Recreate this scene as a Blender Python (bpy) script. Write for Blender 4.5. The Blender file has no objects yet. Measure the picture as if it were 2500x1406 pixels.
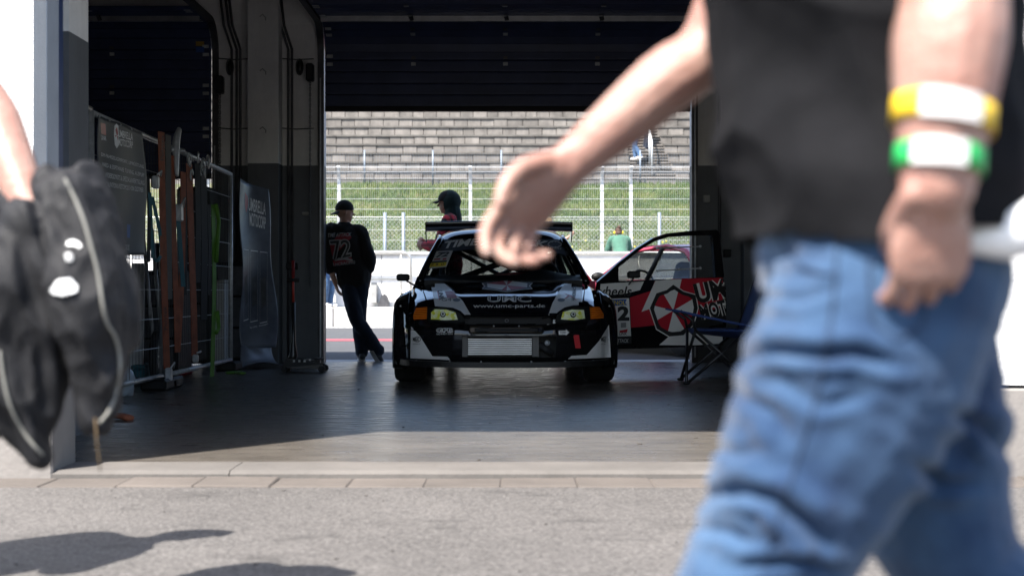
import bpy, bmesh, math, random
import numpy as np
from mathutils import Vector, Matrix, noise
from mathutils.bvhtree import BVHTree
random.seed(7)
R = math.radians
scn = bpy.context.scene
col = scn.collection

# ------------------------------------------------------------------ camera, sky, sun, exposure
F, H0, CZ = 3472.0, 712.0, 0.76          # focal length in photo pixels, horizon row, lens height
cam_d = bpy.data.cameras.new('camera')
cam = bpy.data.objects.new('camera', cam_d)
col.objects.link(cam)
cam.location = (0, 0, CZ)
cam.rotation_euler = (R(90), 0, 0)
cam_d.lens = 50
cam_d.sensor_width = 36
cam_d.shift_y = 9 / 2500
cam_d.clip_start = 0.05
cam_d.clip_end = 3000
cam_d.dof.use_dof = True
cam_d.dof.focus_distance = 11.8
cam_d.dof.aperture_fstop = 3.0
scn.camera = cam

SUN_DIR = Vector((0.61, 0.79, -1.53)).normalized()      # the way the light travels
SUN_EL = math.asin(-SUN_DIR.z)
world = bpy.data.worlds.new('World')
scn.world = world
world.use_nodes = True
wn = world.node_tree
bg = wn.nodes['Background']
sky = wn.nodes.new('ShaderNodeTexSky')
sky.sky_type = 'NISHITA'
sky.sun_disc = False
sky.sun_elevation = SUN_EL
sky.sun_rotation = math.atan2(-SUN_DIR.x, -SUN_DIR.y)
sky.dust_density = 1.5
wn.links.new(sky.outputs[0], bg.inputs[0])
bg.inputs[1].default_value = 0.118
sun_d = bpy.data.lights.new('sun', 'SUN')
sun_d.energy = 5.0
sun_d.angle = R(0.53)
sun_d.color = (1.0, 0.95, 0.88)
sun = bpy.data.objects.new('sun', sun_d)
col.objects.link(sun)
sun.rotation_euler = SUN_DIR.to_track_quat('-Z', 'Y').to_euler()
sun.location = (-6, -8, 14)
scn.view_settings.view_transform = 'Standard'
scn.view_settings.look = 'None'
scn.view_settings.exposure = 1.70
scn.view_settings.gamma = 1.0
scn.cycles.max_bounces = 8
scn.cycles.transparent_max_bounces = 24

# ------------------------------------------------------------------ helpers
def wx(px, Y): return (px - 1250) * Y / F
def wz(py, Y): return CZ + (H0 - py) * Y / F
def gy(py): return F * CZ / (py - H0)
def pt(px, py, Y): return Vector((wx(px, Y), Y, wz(py, Y)))

MATS = {}
def nodes_of(name):
    m = bpy.data.materials.new(name)
    m.use_nodes = True
    return m, m.node_tree, m.node_tree.nodes['Principled BSDF']

def M(name, c=None, rough=0.5, metal=0.0, var=0.12, vs=6.0, bump=0.0, bs=60.0, coat=0.0, spec=0.5, stretch=(1, 1, 1), rvar=0.0, c2=None, sheen=0.0, world=False):
    if name in MATS: return MATS[name]
    m, nt, b = nodes_of(name)
    L = nt.links
    tc = nt.nodes.new('ShaderNodeTexCoord')
    mp = nt.nodes.new('ShaderNodeMapping')
    mp.inputs['Scale'].default_value = stretch
    if world:
        g = nt.nodes.new('ShaderNodeNewGeometry'); L.new(g.outputs['Position'], mp.inputs[0])
    else:
        L.new(tc.outputs['Object'], mp.inputs[0])
    n = nt.nodes.new('ShaderNodeTexNoise')
    n.inputs['Scale'].default_value = vs
    n.inputs['Detail'].default_value = 6
    n.inputs['Roughness'].default_value = 0.62
    L.new(mp.outputs[0], n.inputs[0])
    mx = nt.nodes.new('ShaderNodeMix'); mx.data_type = 'RGBA'
    a = c2 if c2 else tuple(max(0, v * (1 - var)) for v in c)
    d = c if c2 else tuple(min(1, v * (1 + var)) for v in c)
    mx.inputs[6].default_value = (*a, 1); mx.inputs[7].default_value = (*d, 1)
    rmp = nt.nodes.new('ShaderNodeMapRange')
    rmp.inputs[1].default_value = 0.34; rmp.inputs[2].default_value = 0.66
    L.new(n.outputs[0], rmp.inputs[0])
    L.new(rmp.outputs[0], mx.inputs[0])
    L.new(mx.outputs[2], b.inputs['Base Color'])
    b.inputs['Roughness'].default_value = rough
    if rvar:
        r2 = nt.nodes.new('ShaderNodeMapRange')
        r2.inputs[1].default_value = 0.3; r2.inputs[2].default_value = 0.7
        r2.inputs[3].default_value = max(0.02, rough - rvar); r2.inputs[4].default_value = rough + rvar
        L.new(n.outputs[0], r2.inputs[0]); L.new(r2.outputs[0], b.inputs['Roughness'])
    b.inputs['Metallic'].default_value = metal
    b.inputs['Specular IOR Level'].default_value = spec
    b.inputs['Coat Weight'].default_value = coat
    b.inputs['Coat Roughness'].default_value = 0.04
    if sheen: b.inputs['Sheen Weight'].default_value = sheen
    if bump:
        n2 = nt.nodes.new('ShaderNodeTexNoise')
        n2.inputs['Scale'].default_value = bs; n2.inputs['Detail'].default_value = 4
        L.new(mp.outputs[0], n2.inputs[0])
        bp = nt.nodes.new('ShaderNodeBump')
        bp.inputs['Strength'].default_value = bump
        bp.inputs['Distance'].default_value = 0.01
        L.new(n2.outputs[0], bp.inputs['Height']); L.new(bp.outputs[0], b.inputs['Normal'])
    MATS[name] = m
    return m

def glass_mat(name, tint=(1, 1, 1), refl=0.9, base=0.04, rough=0.01):
    if name in MATS: return MATS[name]
    m, nt, b = nodes_of(name)
    nt.nodes.remove(b)
    o = nt.nodes['Material Output']
    fr = nt.nodes.new('ShaderNodeFresnel'); fr.inputs[0].default_value = 1.5
    tr = nt.nodes.new('ShaderNodeBsdfTransparent'); tr.inputs[0].default_value = (*tint, 1)
    gl = nt.nodes.new('ShaderNodeBsdfGlossy'); gl.inputs['Roughness'].default_value = rough
    ml = nt.nodes.new('ShaderNodeMath'); ml.operation = 'MULTIPLY'; ml.inputs[1].default_value = refl
    mx = nt.nodes.new('ShaderNodeMixShader')
    L = nt.links
    L.new(fr.outputs[0], ml.inputs[0]); L.new(ml.outputs[0], mx.inputs[0])
    L.new(tr.outputs[0], mx.inputs[1]); L.new(gl.outputs[0], mx.inputs[2]); L.new(mx.outputs[0], o.inputs[0])
    MATS[name] = m
    return m

WM = {}      # world matrix of every parent, so that parts can be written in world coordinates
def tag(o, label=None, cat=None, group=None, kind=None):
    if label: o['label'] = label
    if cat: o['category'] = cat
    if group: o['group'] = group
    if kind: o['kind'] = kind
    return o

def empty(name, loc=(0, 0, 0), rz=0.0, label=None, cat=None, group=None):
    o = bpy.data.objects.new(name, None)
    o.empty_display_size = 0.1
    col.objects.link(o)
    o.location = loc; o.rotation_euler = (0, 0, rz)
    WM[o.name] = Matrix.Translation(Vector(loc)) @ Matrix.Rotation(rz, 4, 'Z')
    return tag(o, label, cat, group)

def link_mesh(name, me, parent=None, world_space=True):
    o = bpy.data.objects.new(name, me)
    col.objects.link(o)
    if parent:
        o.parent = parent
        WM[o.name] = WM[parent.name]
        if world_space: me.transform(WM[parent.name].inverted())
    else:
        WM[o.name] = Matrix.Identity(4)
    return o

class MB:
    def __init__(s): s.v = []; s.f = []; s.m = []
    def add(s, vs, fs, mi=0):
        b = len(s.v)
        s.v += [Vector(v) for v in vs]
        s.f += [tuple(i + b for i in f) for f in fs]
        s.m += [mi] * len(fs)
        return s
    def box(s, x0, x1, y0, y1, z0, z1, mi=0):
        return s.add([(x0, y0, z0), (x1, y0, z0), (x1, y1, z0), (x0, y1, z0), (x0, y0, z1), (x1, y0, z1), (x1, y1, z1), (x0, y1, z1)],
                     [(3, 2, 1, 0), (4, 5, 6, 7), (0, 1, 5, 4), (1, 2, 6, 5), (2, 3, 7, 6), (3, 0, 4, 7)], mi)
    def cbox(s, x0, x1, y0, y1, z0, z1, c=0.01, mi=0):     # a box with chamfered edges
        bm = bmesh.new()
        vs = [bm.verts.new(p) for p in [(x0, y0, z0), (x1, y0, z0), (x1, y1, z0), (x0, y1, z0), (x0, y0, z1), (x1, y0, z1), (x1, y1, z1), (x0, y1, z1)]]
        for f in [(3, 2, 1, 0), (4, 5, 6, 7), (0, 1, 5, 4), (1, 2, 6, 5), (2, 3, 7, 6), (3, 0, 4, 7)]: bm.faces.new([vs[i] for i in f])
        bmesh.ops.bevel(bm, geom=bm.edges[:], offset=c, segments=1, affect='EDGES', profile=0.5)
        bm.verts.index_update()
        s.add([v.co.copy() for v in bm.verts], [[v.index for v in f.verts] for f in bm.faces], mi)
        bm.free()
        return s
    def beam(s, p, q, w, h, up=(0, 0, 1), mi=0):           # a bar of section w x h from p to q
        p, q = Vector(p), Vector(q)
        d = (q - p).normalized(); u = Vector(up)
        if abs(d.dot(u)) > 0.97: u = Vector((0, 1, 0))
        a = d.cross(u).normalized() * w / 2; b = a.cross(d).normalized() * h / 2
        return s.add([p - a - b, p + a - b, p + a + b, p - a + b, q - a - b, q + a - b, q + a + b, q - a + b],
                     [(3, 2, 1, 0), (4, 5, 6, 7), (0, 1, 5, 4), (1, 2, 6, 5), (2, 3, 7, 6), (3, 0, 4, 7)], mi)
    def tube(s, pts, r, n=8, mi=0, closed=False, side=None, caps=True):
        # r: number, or one entry per point: number or (a, b) half axes with a along 'side'
        pts = [Vector(p) for p in pts]; k = len(pts)
        rs = list(r) if isinstance(r, (list, tuple)) else [r] * k
        rs = [(q, q) if not isinstance(q, (tuple, list)) else q for q in rs]
        u = None; base = len(s.v)
        for i, p in enumerate(pts):
            if closed: t = pts[(i + 1) % k] - pts[i - 1]
            else: t = pts[min(i + 1, k - 1)] - pts[max(i - 1, 0)]
            t = t.normalized() if t.length > 1e-9 else Vector((0, 0, 1))
            if side is not None: u = Vector(side)
            elif u is None: u = Vector((1, 0, 0)) if abs(t.x) < 0.8 else Vector((0, 1, 0))
            u = u - t * u.dot(t)
            if u.length < 1e-5: u = t.orthogonal()
            u = u.normalized(); w = t.cross(u)
            for j in range(n):
                a = 2 * math.pi * j / n
                s.v.append(p + u * math.cos(a) * rs[i][0] + w * math.sin(a) * rs[i][1])
        rng = k if closed else k - 1
        for i in range(rng):
            for j in range(n):
                a, b = base + i * n, base + ((i + 1) % k) * n
                s.f.append((a + j, a + (j + 1) % n, b + (j + 1) % n, b + j)); s.m.append(mi)
        if caps and not closed:
            s.f.append(tuple(base + j for j in reversed(range(n)))); s.m.append(mi)
            s.f.append(tuple(base + (k - 1) * n + j for j in range(n))); s.m.append(mi)
        return s
    def limb(s, pts, side=None, n=14, sub=4, mi=0):         # smooth tapered tube with round ends; pts: (pos, a[, b])
        P = [Vector(p[0]) for p in pts]; A = [p[1] for p in pts]; B = [p[2] if len(p) > 2 else p[1] for p in pts]
        def cr(q, i, t):
            p0, p1, p2, p3 = q[max(i - 1, 0)], q[i], q[i + 1], q[min(i + 2, len(q) - 1)]
            return 0.5 * ((2 * p1) + (p2 - p0) * t + (2 * p0 - 5 * p1 + 4 * p2 - p3) * t * t + (3 * p1 - p0 - 3 * p2 + p3) * t ** 3)
        pp, aa, bb = [], [], []
        for i in range(len(P) - 1):
            for k in range(sub):
                t = k / sub
                pp.append(cr(P, i, t)); aa.append(max(0.002, cr(A, i, t))); bb.append(max(0.002, cr(B, i, t)))
        pp.append(P[-1]); aa.append(A[-1]); bb.append(B[-1])
        d0 = (pp[0] - pp[1]).normalized(); d1 = (pp[-1] - pp[-2]).normalized()
        r0, r1 = min(aa[0], bb[0]), min(aa[-1], bb[-1])
        cap = [(0.95, 0.3), (0.75, 0.65), (0.4, 0.92)]
        q, ra = [], []
        for c, e in reversed(cap): q.append(pp[0] + d0 * r0 * e); ra.append((aa[0] * c, bb[0] * c))
        for i in range(len(pp)): q.append(pp[i]); ra.append((aa[i], bb[i]))
        for c, e in cap: q.append(pp[-1] + d1 * r1 * e); ra.append((aa[-1] * c, bb[-1] * c))
        return s.tube(q, ra, n, mi, side=side)
    def ball(s, c, r, ax=None, n=12, mi=0):
        c = Vector(c); r = (r, r, r) if not isinstance(r, (tuple, list)) else r
        ax = ax or (Vector((1, 0, 0)), Vector((0, 1, 0)), Vector((0, 0, 1)))
        vs = []; m = n // 2
        for i in range(1, m):
            th = math.pi * i / m
            for j in range(n):
                ph = 2 * math.pi * j / n
                vs.append(c + ax[0] * r[0] * math.sin(th) * math.cos(ph) + ax[1] * r[1] * math.sin(th) * math.sin(ph) + ax[2] * r[2] * math.cos(th))
        vs += [c + ax[2] * r[2], c - ax[2] * r[2]]
        fs = []
        for i in range(m - 2):
            for j in range(n):
                fs.append((i * n + j, (i + 1) * n + j, (i + 1) * n + (j + 1) % n, i * n + (j + 1) % n))
        tp, bt = (m - 1) * n, (m - 1) * n + 1
        for j in range(n):
            fs.append((tp, j, (j + 1) % n)); fs.append((bt, (m - 2) * n + (j + 1) % n, (m - 2) * n + j))
        return s.add(vs, fs, mi)
    def grid(s, fn, nu, nv, mi=0, skip=None):
        vs = [fn(i / nu, j / nv) for j in range(nv + 1) for i in range(nu + 1)]
        fs = []
        for j in range(nv):
            for i in range(nu):
                if skip and skip((i + .5) / nu, (j + .5) / nv): continue
                a = j * (nu + 1) + i
                fs.append((a, a + 1, a + nu + 2, a + nu + 1))
        return s.add(vs, fs, mi)
    def prism(s, poly, ex, mi=0):
        k = len(poly); ex = Vector(ex); p = [Vector(q) for q in poly]
        return s.add(p + [q + ex for q in p], [tuple(range(k)), tuple(range(2 * k - 1, k - 1, -1))] + [(i, i + k, (i + 1) % k + k, (i + 1) % k) for i in range(k)], mi)
    def lathe(s, prof, c, axis='X', n=24, mi=0, close=False):     # prof: (radius, along)
        c = Vector(c)
        def f(r, h, a):
            if axis == 'X': return c + Vector((h, r * math.cos(a), r * math.sin(a)))
            if axis == 'Y': return c + Vector((r * math.cos(a), h, r * math.sin(a)))
            return c + Vector((r * math.cos(a), r * math.sin(a), h))
        k = len(prof); vs = [f(r, h, 2 * math.pi * j / n) for (r, h) in prof for j in range(n)]
        fs = [(i * n + j, i * n + (j + 1) % n, ((i + 1) % k) * n + (j + 1) % n, ((i + 1) % k) * n + j) for i in range(k if close else k - 1) for j in range(n)]
        return s.add(vs, fs, mi)
    def mesh(s, name, mats, smooth=False):
        me = bpy.data.meshes.new(name)
        me.from_pydata([tuple(v) for v in s.v], [], s.f)
        for m in (mats if isinstance(mats, (list, tuple)) else [mats]): me.materials.append(m)
        if any(s.m): me.polygons.foreach_set('material_index', s.m)
        if smooth is True: me.polygons.foreach_set('use_smooth', [True] * len(me.polygons))
        me.update()
        return me
    def build(s, name, mats, parent=None, world_space=True, smooth=False, sharp=None, fix=True):
        me = s.mesh(name, mats, bool(smooth or sharp))
        if fix:
            bm = bmesh.new(); bm.from_mesh(me)
            bmesh.ops.recalc_face_normals(bm, faces=bm.faces[:])
            bm.to_mesh(me); bm.free()
        if sharp: me.set_sharp_from_angle(angle=R(sharp))
        return link_mesh(name, me, parent, world_space)

def struct(o): o['kind'] = 'structure'; return o
def copy_tree(o, parent=None):
    c = o.copy(); col.objects.link(c)
    if parent: c.parent = parent; WM[c.name] = WM[parent.name]
    for ch in list(o.children): copy_tree(ch, c)
    return c

def fuse(mb, name, mats, parent, voxel=0.008, smooth=4, fn=None, matfn=None):
    """one continuous surface out of overlapping closed pieces"""
    me = mb.mesh(name + '_raw', mats)
    o = bpy.data.objects.new(name + '_raw', me); col.objects.link(o)
    r = o.modifiers.new('r', 'REMESH'); r.mode = 'VOXEL'; r.voxel_size = voxel
    if smooth:
        q = o.modifiers.new('s', 'SMOOTH'); q.iterations = smooth; q.factor = 0.5
    dg = bpy.context.evaluated_depsgraph_get()
    out = bpy.data.meshes.new_from_object(o.evaluated_get(dg), depsgraph=dg)
    bpy.data.objects.remove(o); bpy.data.meshes.remove(me)
    out.name = name
    out.materials.clear()
    for m in (mats if isinstance(mats, (list, tuple)) else [mats]): out.materials.append(m)
    if fn:
        nv = len(out.vertices)
        co = np.empty(nv * 3, np.float32); out.vertices.foreach_get('co', co); co = co.reshape(-1, 3)
        no = np.empty(nv * 3, np.float32); out.vertex_normals.foreach_get('vector', no); no = no.reshape(-1, 3)
        co = co + no * fn(co, no)[:, None]
        out.vertices.foreach_set('co', co.astype(np.float32).ravel())
    if matfn:
        out.polygons.foreach_set('material_index', [matfn(p.center) for p in out.polygons])
    out.polygons.foreach_set('use_smooth', [True] * len(out.polygons))
    out.update()
    return link_mesh(name, out, parent)

def vnoise(co, sc, off=0.0):
    return np.array([noise.noise((c[0] * sc[0] + off, c[1] * sc[1] + off * 1.7, c[2] * sc[2] - off)) for c in co])

# ---- flat shapes and lettering given in photo pixels and laid on a real surface
_TX = {}
def text_shape(body, shear=0.0, bold=0.0, space=1.0):
    key = (body, shear, bold, space)
    if key in _TX: return _TX[key]
    cu = bpy.data.curves.new('t', 'FONT')
    cu.body = body; cu.shear = shear; cu.offset = bold; cu.resolution_u = 3; cu.space_character = space
    o = bpy.data.objects.new('t', cu); col.objects.link(o)
    dg = bpy.context.evaluated_depsgraph_get()
    me = bpy.data.meshes.new_from_object(o.evaluated_get(dg), depsgraph=dg)
    v = np.array([(q.co.x, q.co.y) for q in me.vertices]); f = [tuple(p.vertices) for p in me.polygons]
    bpy.data.objects.remove(o); bpy.data.curves.remove(cu); bpy.data.meshes.remove(me)
    if not body.endswith(('\n',)):
        lo, hi = v.min(0), v.max(0); v = (v - lo) / np.maximum(hi - lo, 1e-6)
    _TX[key] = (v, f)
    return v, f
def quad_text(body, tl, tr, br, bl, **k):
    v, f = text_shape(body, **k)
    tl, tr, br, bl = map(np.array, (tl, tr, br, bl))
    out = [((1 - a) * ((1 - b) * bl + b * tl) + a * ((1 - b) * br + b * tr)) for a, b in v]
    return out, f
def box_text(body, x0, y0, x1, y1, **k):
    return quad_text(body, (x0, y0), (x1, y0), (x1, y1), (x0, y1), **k)
def poly(*p): return [np.array(q, float) for q in p], [tuple(range(len(p)))]
def ring(cx, cy, rx, ry, t, n=28):
    v = []
    for k in range(n):
        a = 2 * math.pi * k / n
        v += [np.array((cx + rx * math.cos(a), cy + ry * math.sin(a))), np.array((cx + (rx - t) * math.cos(a), cy + (ry - t) * math.sin(a)))]
    return v, [(2 * k, 2 * ((k + 1) % n), 2 * ((k + 1) % n) + 1, 2 * k + 1) for k in range(n)]
def disc(cx, cy, rx, ry, n=20):
    return poly(*[(cx + rx * math.cos(2 * math.pi * k / n), cy + ry * math.sin(2 * math.pi * k / n)) for k in range(n)])
def outline(p, t):                     # a band of width t along a closed polygon
    P = [np.array(q, float) for q in p]; k = len(P); c = sum(P) / k
    v = []
    for q in P:
        d = q - c; L = np.linalg.norm(d); v += [q, c + d * (1 - t / L)]
    return v, [(2 * i, 2 * ((i + 1) % k), 2 * ((i + 1) % k) + 1, 2 * i + 1) for i in range(k)]

def bvh_of(*objs):
    vs, fs = [], []
    for o in objs:
        m = WM[o.name]; b = len(vs)
        vs += [m @ v.co for v in o.data.vertices]
        fs += [tuple(b + i for i in p.vertices) for p in o.data.polygons]
    return BVHTree.FromPolygons(vs, fs)
CAMP = Vector((0, 0, CZ))
def decal(name, shapes, bvh, mat, parent, off=0.0025, cut=12.0, thick=0.0):
    bm = bmesh.new()
    for v, f in (shapes if isinstance(shapes, list) else [shapes]):
        vv = [bm.verts.new((p[0], p[1], 0)) for p in v]
        for q in f:
            try: bm.faces.new([vv[i] for i in q])
            except ValueError: pass
    if cut:
        xs = [v.co.x for v in bm.verts]; ys = [v.co.y for v in bm.verts]
        for ax, lo, hi in ((0, min(xs), max(xs)), (1, min(ys), max(ys))):
            k = math.floor(lo / cut) + 1
            while k * cut < hi:
                n = Vector((1, 0, 0)) if ax == 0 else Vector((0, 1, 0))
                bmesh.ops.bisect_plane(bm, geom=bm.verts[:] + bm.edges[:] + bm.faces[:], plane_co=n * (k * cut), plane_no=n, dist=1e-4)
                k += 1
    dead = []
    for v in bm.verts:
        d = Vector(((v.co.x - 1250) / F, 1.0, (H0 - v.co.y) / F)).normalized()
        loc, no, _, _ = bvh.ray_cast(CAMP, d)
        if loc is None: dead.append(v)
        else:
            if no.dot(d) > 0: no = -no
            v.co = loc + no * off
    if dead: bmesh.ops.delete(bm, geom=dead, context='VERTS')
    me = bpy.data.meshes.new(name)
    bmesh.ops.recalc_face_normals(bm, faces=bm.faces[:])
    bm.to_mesh(me); bm.free()
    me.materials.append(mat)
    return link_mesh(name, me, parent)

# ------------------------------------------------------------------ materials of the setting
def asphalt(name, c_lo, c_hi, fine=170, speck=(0.62, 0.6, 0.57), rough=0.85, stain=0.5):
    m, nt, b = nodes_of(name); L = nt.links; N = nt.nodes.new
    g = N('ShaderNodeNewGeometry')
    n1 = N('ShaderNodeTexNoise'); n1.inputs['Scale'].default_value = fine; n1.inputs['Detail'].default_value = 3
    n2 = N('ShaderNodeTexNoise'); n2.inputs['Scale'].default_value = 1.3; n2.inputs['Detail'].default_value = 7; n2.inputs['Roughness'].default_value = 0.7
    vo = N('ShaderNodeTexVoronoi'); vo.inputs['Scale'].default_value = 34
    mp = N('ShaderNodeMapping'); mp.inputs['Scale'].default_value = (1.1, 2.6, 1)
    n3 = N('ShaderNodeTexNoise'); n3.inputs['Scale'].default_value = 1.7; n3.inputs['Detail'].default_value = 5; n3.inputs['Roughness'].default_value = 0.75
    for q in (n1, n2, vo): L.new(g.outputs['Position'], q.inputs['Vector'])
    L.new(g.outputs['Position'], mp.inputs[0]); L.new(mp.outputs[0], n3.inputs[0])
    r1 = N('ShaderNodeMapRange'); r1.inputs[1].default_value = 0.3; r1.inputs[2].default_value = 0.7
    L.new(n1.outputs[0], r1.inputs[0])
    mx = N('ShaderNodeMix'); mx.data_type = 'RGBA'
    mx.inputs[6].default_value = (*c_lo, 1); mx.inputs[7].default_value = (*c_hi, 1)
    L.new(r1.outputs[0], mx.inputs[0])
    r2 = N('ShaderNodeMapRange'); r2.inputs[1].default_value = 0.3; r2.inputs[2].default_value = 0.7; r2.inputs[3].default_value = 0.8; r2.inputs[4].default_value = 1.14
    L.new(n2.outputs[0], r2.inputs[0])
    ml = N('ShaderNodeMix'); ml.data_type = 'RGBA'; ml.blend_type = 'MULTIPLY'; ml.inputs[0].default_value = 1
    L.new(mx.outputs[2], ml.inputs[6]); L.new(r2.outputs[0], ml.inputs[7])
    lt = N('ShaderNodeMath'); lt.operation = 'LESS_THAN'; lt.inputs[1].default_value = 0.10
    L.new(vo.outputs['Distance'], lt.inputs[0])
    m2 = N('ShaderNodeMix'); m2.data_type = 'RGBA'; m2.inputs[7].default_value = (*speck, 1)
    L.new(lt.outputs[0], m2.inputs[0]); L.new(ml.outputs[2], m2.inputs[6])
    r3 = N('ShaderNodeMapRange'); r3.inputs[1].default_value = 0.565; r3.inputs[2].default_value = 0.68; r3.inputs[3].default_value = 0; r3.inputs[4].default_value = stain
    L.new(n3.outputs[0], r3.inputs[0])
    m3 = N('ShaderNodeMix'); m3.data_type = 'RGBA'; m3.inputs[7].default_value = (c_lo[0] * .25, c_lo[1] * .26, c_lo[2] * .26, 1)
    L.new(r3.outputs[0], m3.inputs[0]); L.new(m2.outputs[2], m3.inputs[6])
    L.new(m3.outputs[2], b.inputs['Base Color'])
    b.inputs['Roughness'].default_value = rough
    bp = N('ShaderNodeBump'); bp.inputs['Strength'].default_value = 0.7; bp.inputs['Distance'].default_value = 0.006
    L.new(n1.outputs[0], bp.inputs['Height']); L.new(bp.outputs[0], b.inputs['Normal'])
    MATS[name] = m
    return m
asphalt('paddock_asphalt', (0.036, 0.033, 0.0315), (0.12, 0.111, 0.105), fine=75, speck=(.23, .22, .21))
asphalt('pit_asphalt', (0.035, 0.036, 0.039), (0.066, 0.068, 0.072), fine=120, speck=(0.16, 0.16, 0.16), stain=0.2)

def floor_mat():
    m, nt, b = nodes_of('garage_floor'); L = nt.links; N = nt.nodes.new
    g = N('ShaderNodeNewGeometry')
    def nz(scale, sx, sy, det=6):
        mp = N('ShaderNodeMapping'); mp.inputs['Scale'].default_value = (sx, sy, 1)
        L.new(g.outputs['Position'], mp.inputs[0])
        n = N('ShaderNodeTexNoise'); n.inputs['Scale'].default_value = scale; n.inputs['Detail'].default_value = det; n.inputs['Roughness'].default_value = 0.68
        L.new(mp.outputs[0], n.inputs[0]); return n
    a = nz(3.0, 1, 5.5); c = nz(1.1, 1, 1.2); d = nz(30, 0.6, 2.5, 4); e = nz(6, .7, 3.0)
    def rg(n, lo, hi, a0, a1):
        r = N('ShaderNodeMapRange'); r.inputs[1].default_value = lo; r.inputs[2].default_value = hi; r.inputs[3].default_value = a0; r.inputs[4].default_value = a1
        L.new(n.outputs[0], r.inputs[0]); return r
    mx = N('ShaderNodeMix'); mx.data_type = 'RGBA'
    mx.inputs[6].default_value = (0.056, 0.049, 0.042, 1); mx.inputs[7].default_value = (0.124, 0.11, 0.095, 1)
    L.new(rg(a, 0.3, 0.7, 0, 1).outputs[0], mx.inputs[0])
    ml = N('ShaderNodeMix'); ml.data_type = 'RGBA'; ml.blend_type = 'MULTIPLY'; ml.inputs[0].default_value = 1
    L.new(mx.outputs[2], ml.inputs[6]); L.new(rg(c, .3, .7, .72, 1.12).outputs[0], ml.inputs[7])
    L.new(ml.outputs[2], b.inputs['Base Color'])
    L.new(rg(e, .3, .7, .20, .42).outputs[0], b.inputs['Roughness'])
    ad = N('ShaderNodeMath'); ad.operation = 'ADD'
    L.new(e.outputs[0], ad.inputs[0]); L.new(d.outputs[0], ad.inputs[1])
    bp = N('ShaderNodeBump'); bp.inputs['Strength'].default_value = 0.14; bp.inputs['Distance'].default_value = 0.008
    L.new(ad.outputs[0], bp.inputs['Height']); L.new(bp.outputs[0], b.inputs['Normal'])
    MATS['garage_floor'] = m
floor_mat()

def stained(name, c, streak=0.45, sx=3.0, sz=0.25, bump=0.25, bs=40, rough=0.9, low=None):
    """concrete or plaster with vertical rain streaks and blotches"""
    m, nt, b = nodes_of(name); L = nt.links; N = nt.nodes.new
    g = N('ShaderNodeNewGeometry')
    mp = N('ShaderNodeMapping'); mp.inputs['Scale'].default_value = (sx, sx, sz); L.new(g.outputs['Position'], mp.inputs[0])
    n1 = N('ShaderNodeTexNoise'); n1.inputs['Scale'].default_value = 1; n1.inputs['Detail'].default_value = 6; n1.inputs['Roughness'].default_value = .7; L.new(mp.outputs[0], n1.inputs[0])
    n2 = N('ShaderNodeTexNoise'); n2.inputs['Scale'].default_value = 2.2; n2.inputs['Detail'].default_value = 7; n2.inputs['Roughness'].default_value = .7; L.new(g.outputs['Position'], n2.inputs[0])
    ad = N('ShaderNodeMath'); ad.operation = 'ADD'; L.new(n1.outputs[0], ad.inputs[0]); L.new(n2.outputs[0], ad.inputs[1])
    r = N('ShaderNodeMapRange'); r.inputs[1].default_value = .75; r.inputs[2].default_value = 1.2; r.inputs[3].default_value = 1 - streak; r.inputs[4].default_value = 1.08
    L.new(ad.outputs[0], r.inputs[0])
    oi = N('ShaderNodeObjectInfo')
    r4 = N('ShaderNodeMapRange'); r4.inputs[3].default_value = 1 - streak * .45; r4.inputs[4].default_value = 1 + streak * .3; L.new(oi.outputs['Random'], r4.inputs[0])
    mm = N('ShaderNodeMath'); mm.operation = 'MULTIPLY'; L.new(r.outputs[0], mm.inputs[0]); L.new(r4.outputs[0], mm.inputs[1])
    ml = N('ShaderNodeMix'); ml.data_type = 'RGBA'; ml.blend_type = 'MULTIPLY'; ml.inputs[0].default_value = 1
    ml.inputs[6].default_value = (*c, 1); L.new(mm.outputs[0], ml.inputs[7])
    L.new(ml.outputs[2], b.inputs['Base Color'])
    b.inputs['Roughness'].default_value = rough
    n3 = N('ShaderNodeTexNoise'); n3.inputs['Scale'].default_value = bs; n3.inputs['Detail'].default_value = 4; L.new(g.outputs['Position'], n3.inputs[0])
    bp = N('ShaderNodeBump'); bp.inputs['Strength'].default_value = bump; bp.inputs['Distance'].default_value = .01
    L.new(n3.outputs[0], bp.inputs['Height']); L.new(bp.outputs[0], b.inputs['Normal'])
    MATS[name] = m
    return m
stained('white_render', (0.74, 0.73, 0.71), 0.08, bump=0.5, bs=90)
stained('plinth_concrete', (0.2, 0.184, 0.17), 0.18)
stained('kerb_concrete', (0.093, 0.079, 0.069), 0.25, sx=2, sz=2)
stained('sill_concrete', (0.104, 0.095, 0.087), 0.25, sx=2, sz=2)
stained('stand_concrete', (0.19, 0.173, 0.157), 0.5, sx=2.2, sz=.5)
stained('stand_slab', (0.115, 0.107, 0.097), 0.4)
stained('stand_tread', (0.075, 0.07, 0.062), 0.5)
stained('wall_white', (0.72, 0.72, 0.71), 0.12)
stained('step_concrete', (0.42, 0.41, 0.4), 0.2)
stained('inner_white', (0.8, 0.785, 0.77), 0.2, sx=3, sz=.4, bump=.15, rough=.7)
stained('inner_grey', (0.12, 0.128, 0.142), 0.25, bump=.15, rough=.6)
M('ceiling_dark', (0.08, 0.08, 0.08), 0.9)
M('frame_grey', (0.33, 0.35, 0.38), 0.5, var=.08)
M('track_blue', (0.025, 0.045, 0.11), 0.4)
M('door_blue', (0.03, 0.042, 0.1), 0.5, var=.25, vs=2.5, bump=.05, bs=30)
M('rubber', (0.012, 0.012, 0.013), 0.75)
M('galv', (0.42, 0.43, 0.44), 0.42, metal=.35, var=.2, vs=20)
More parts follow.
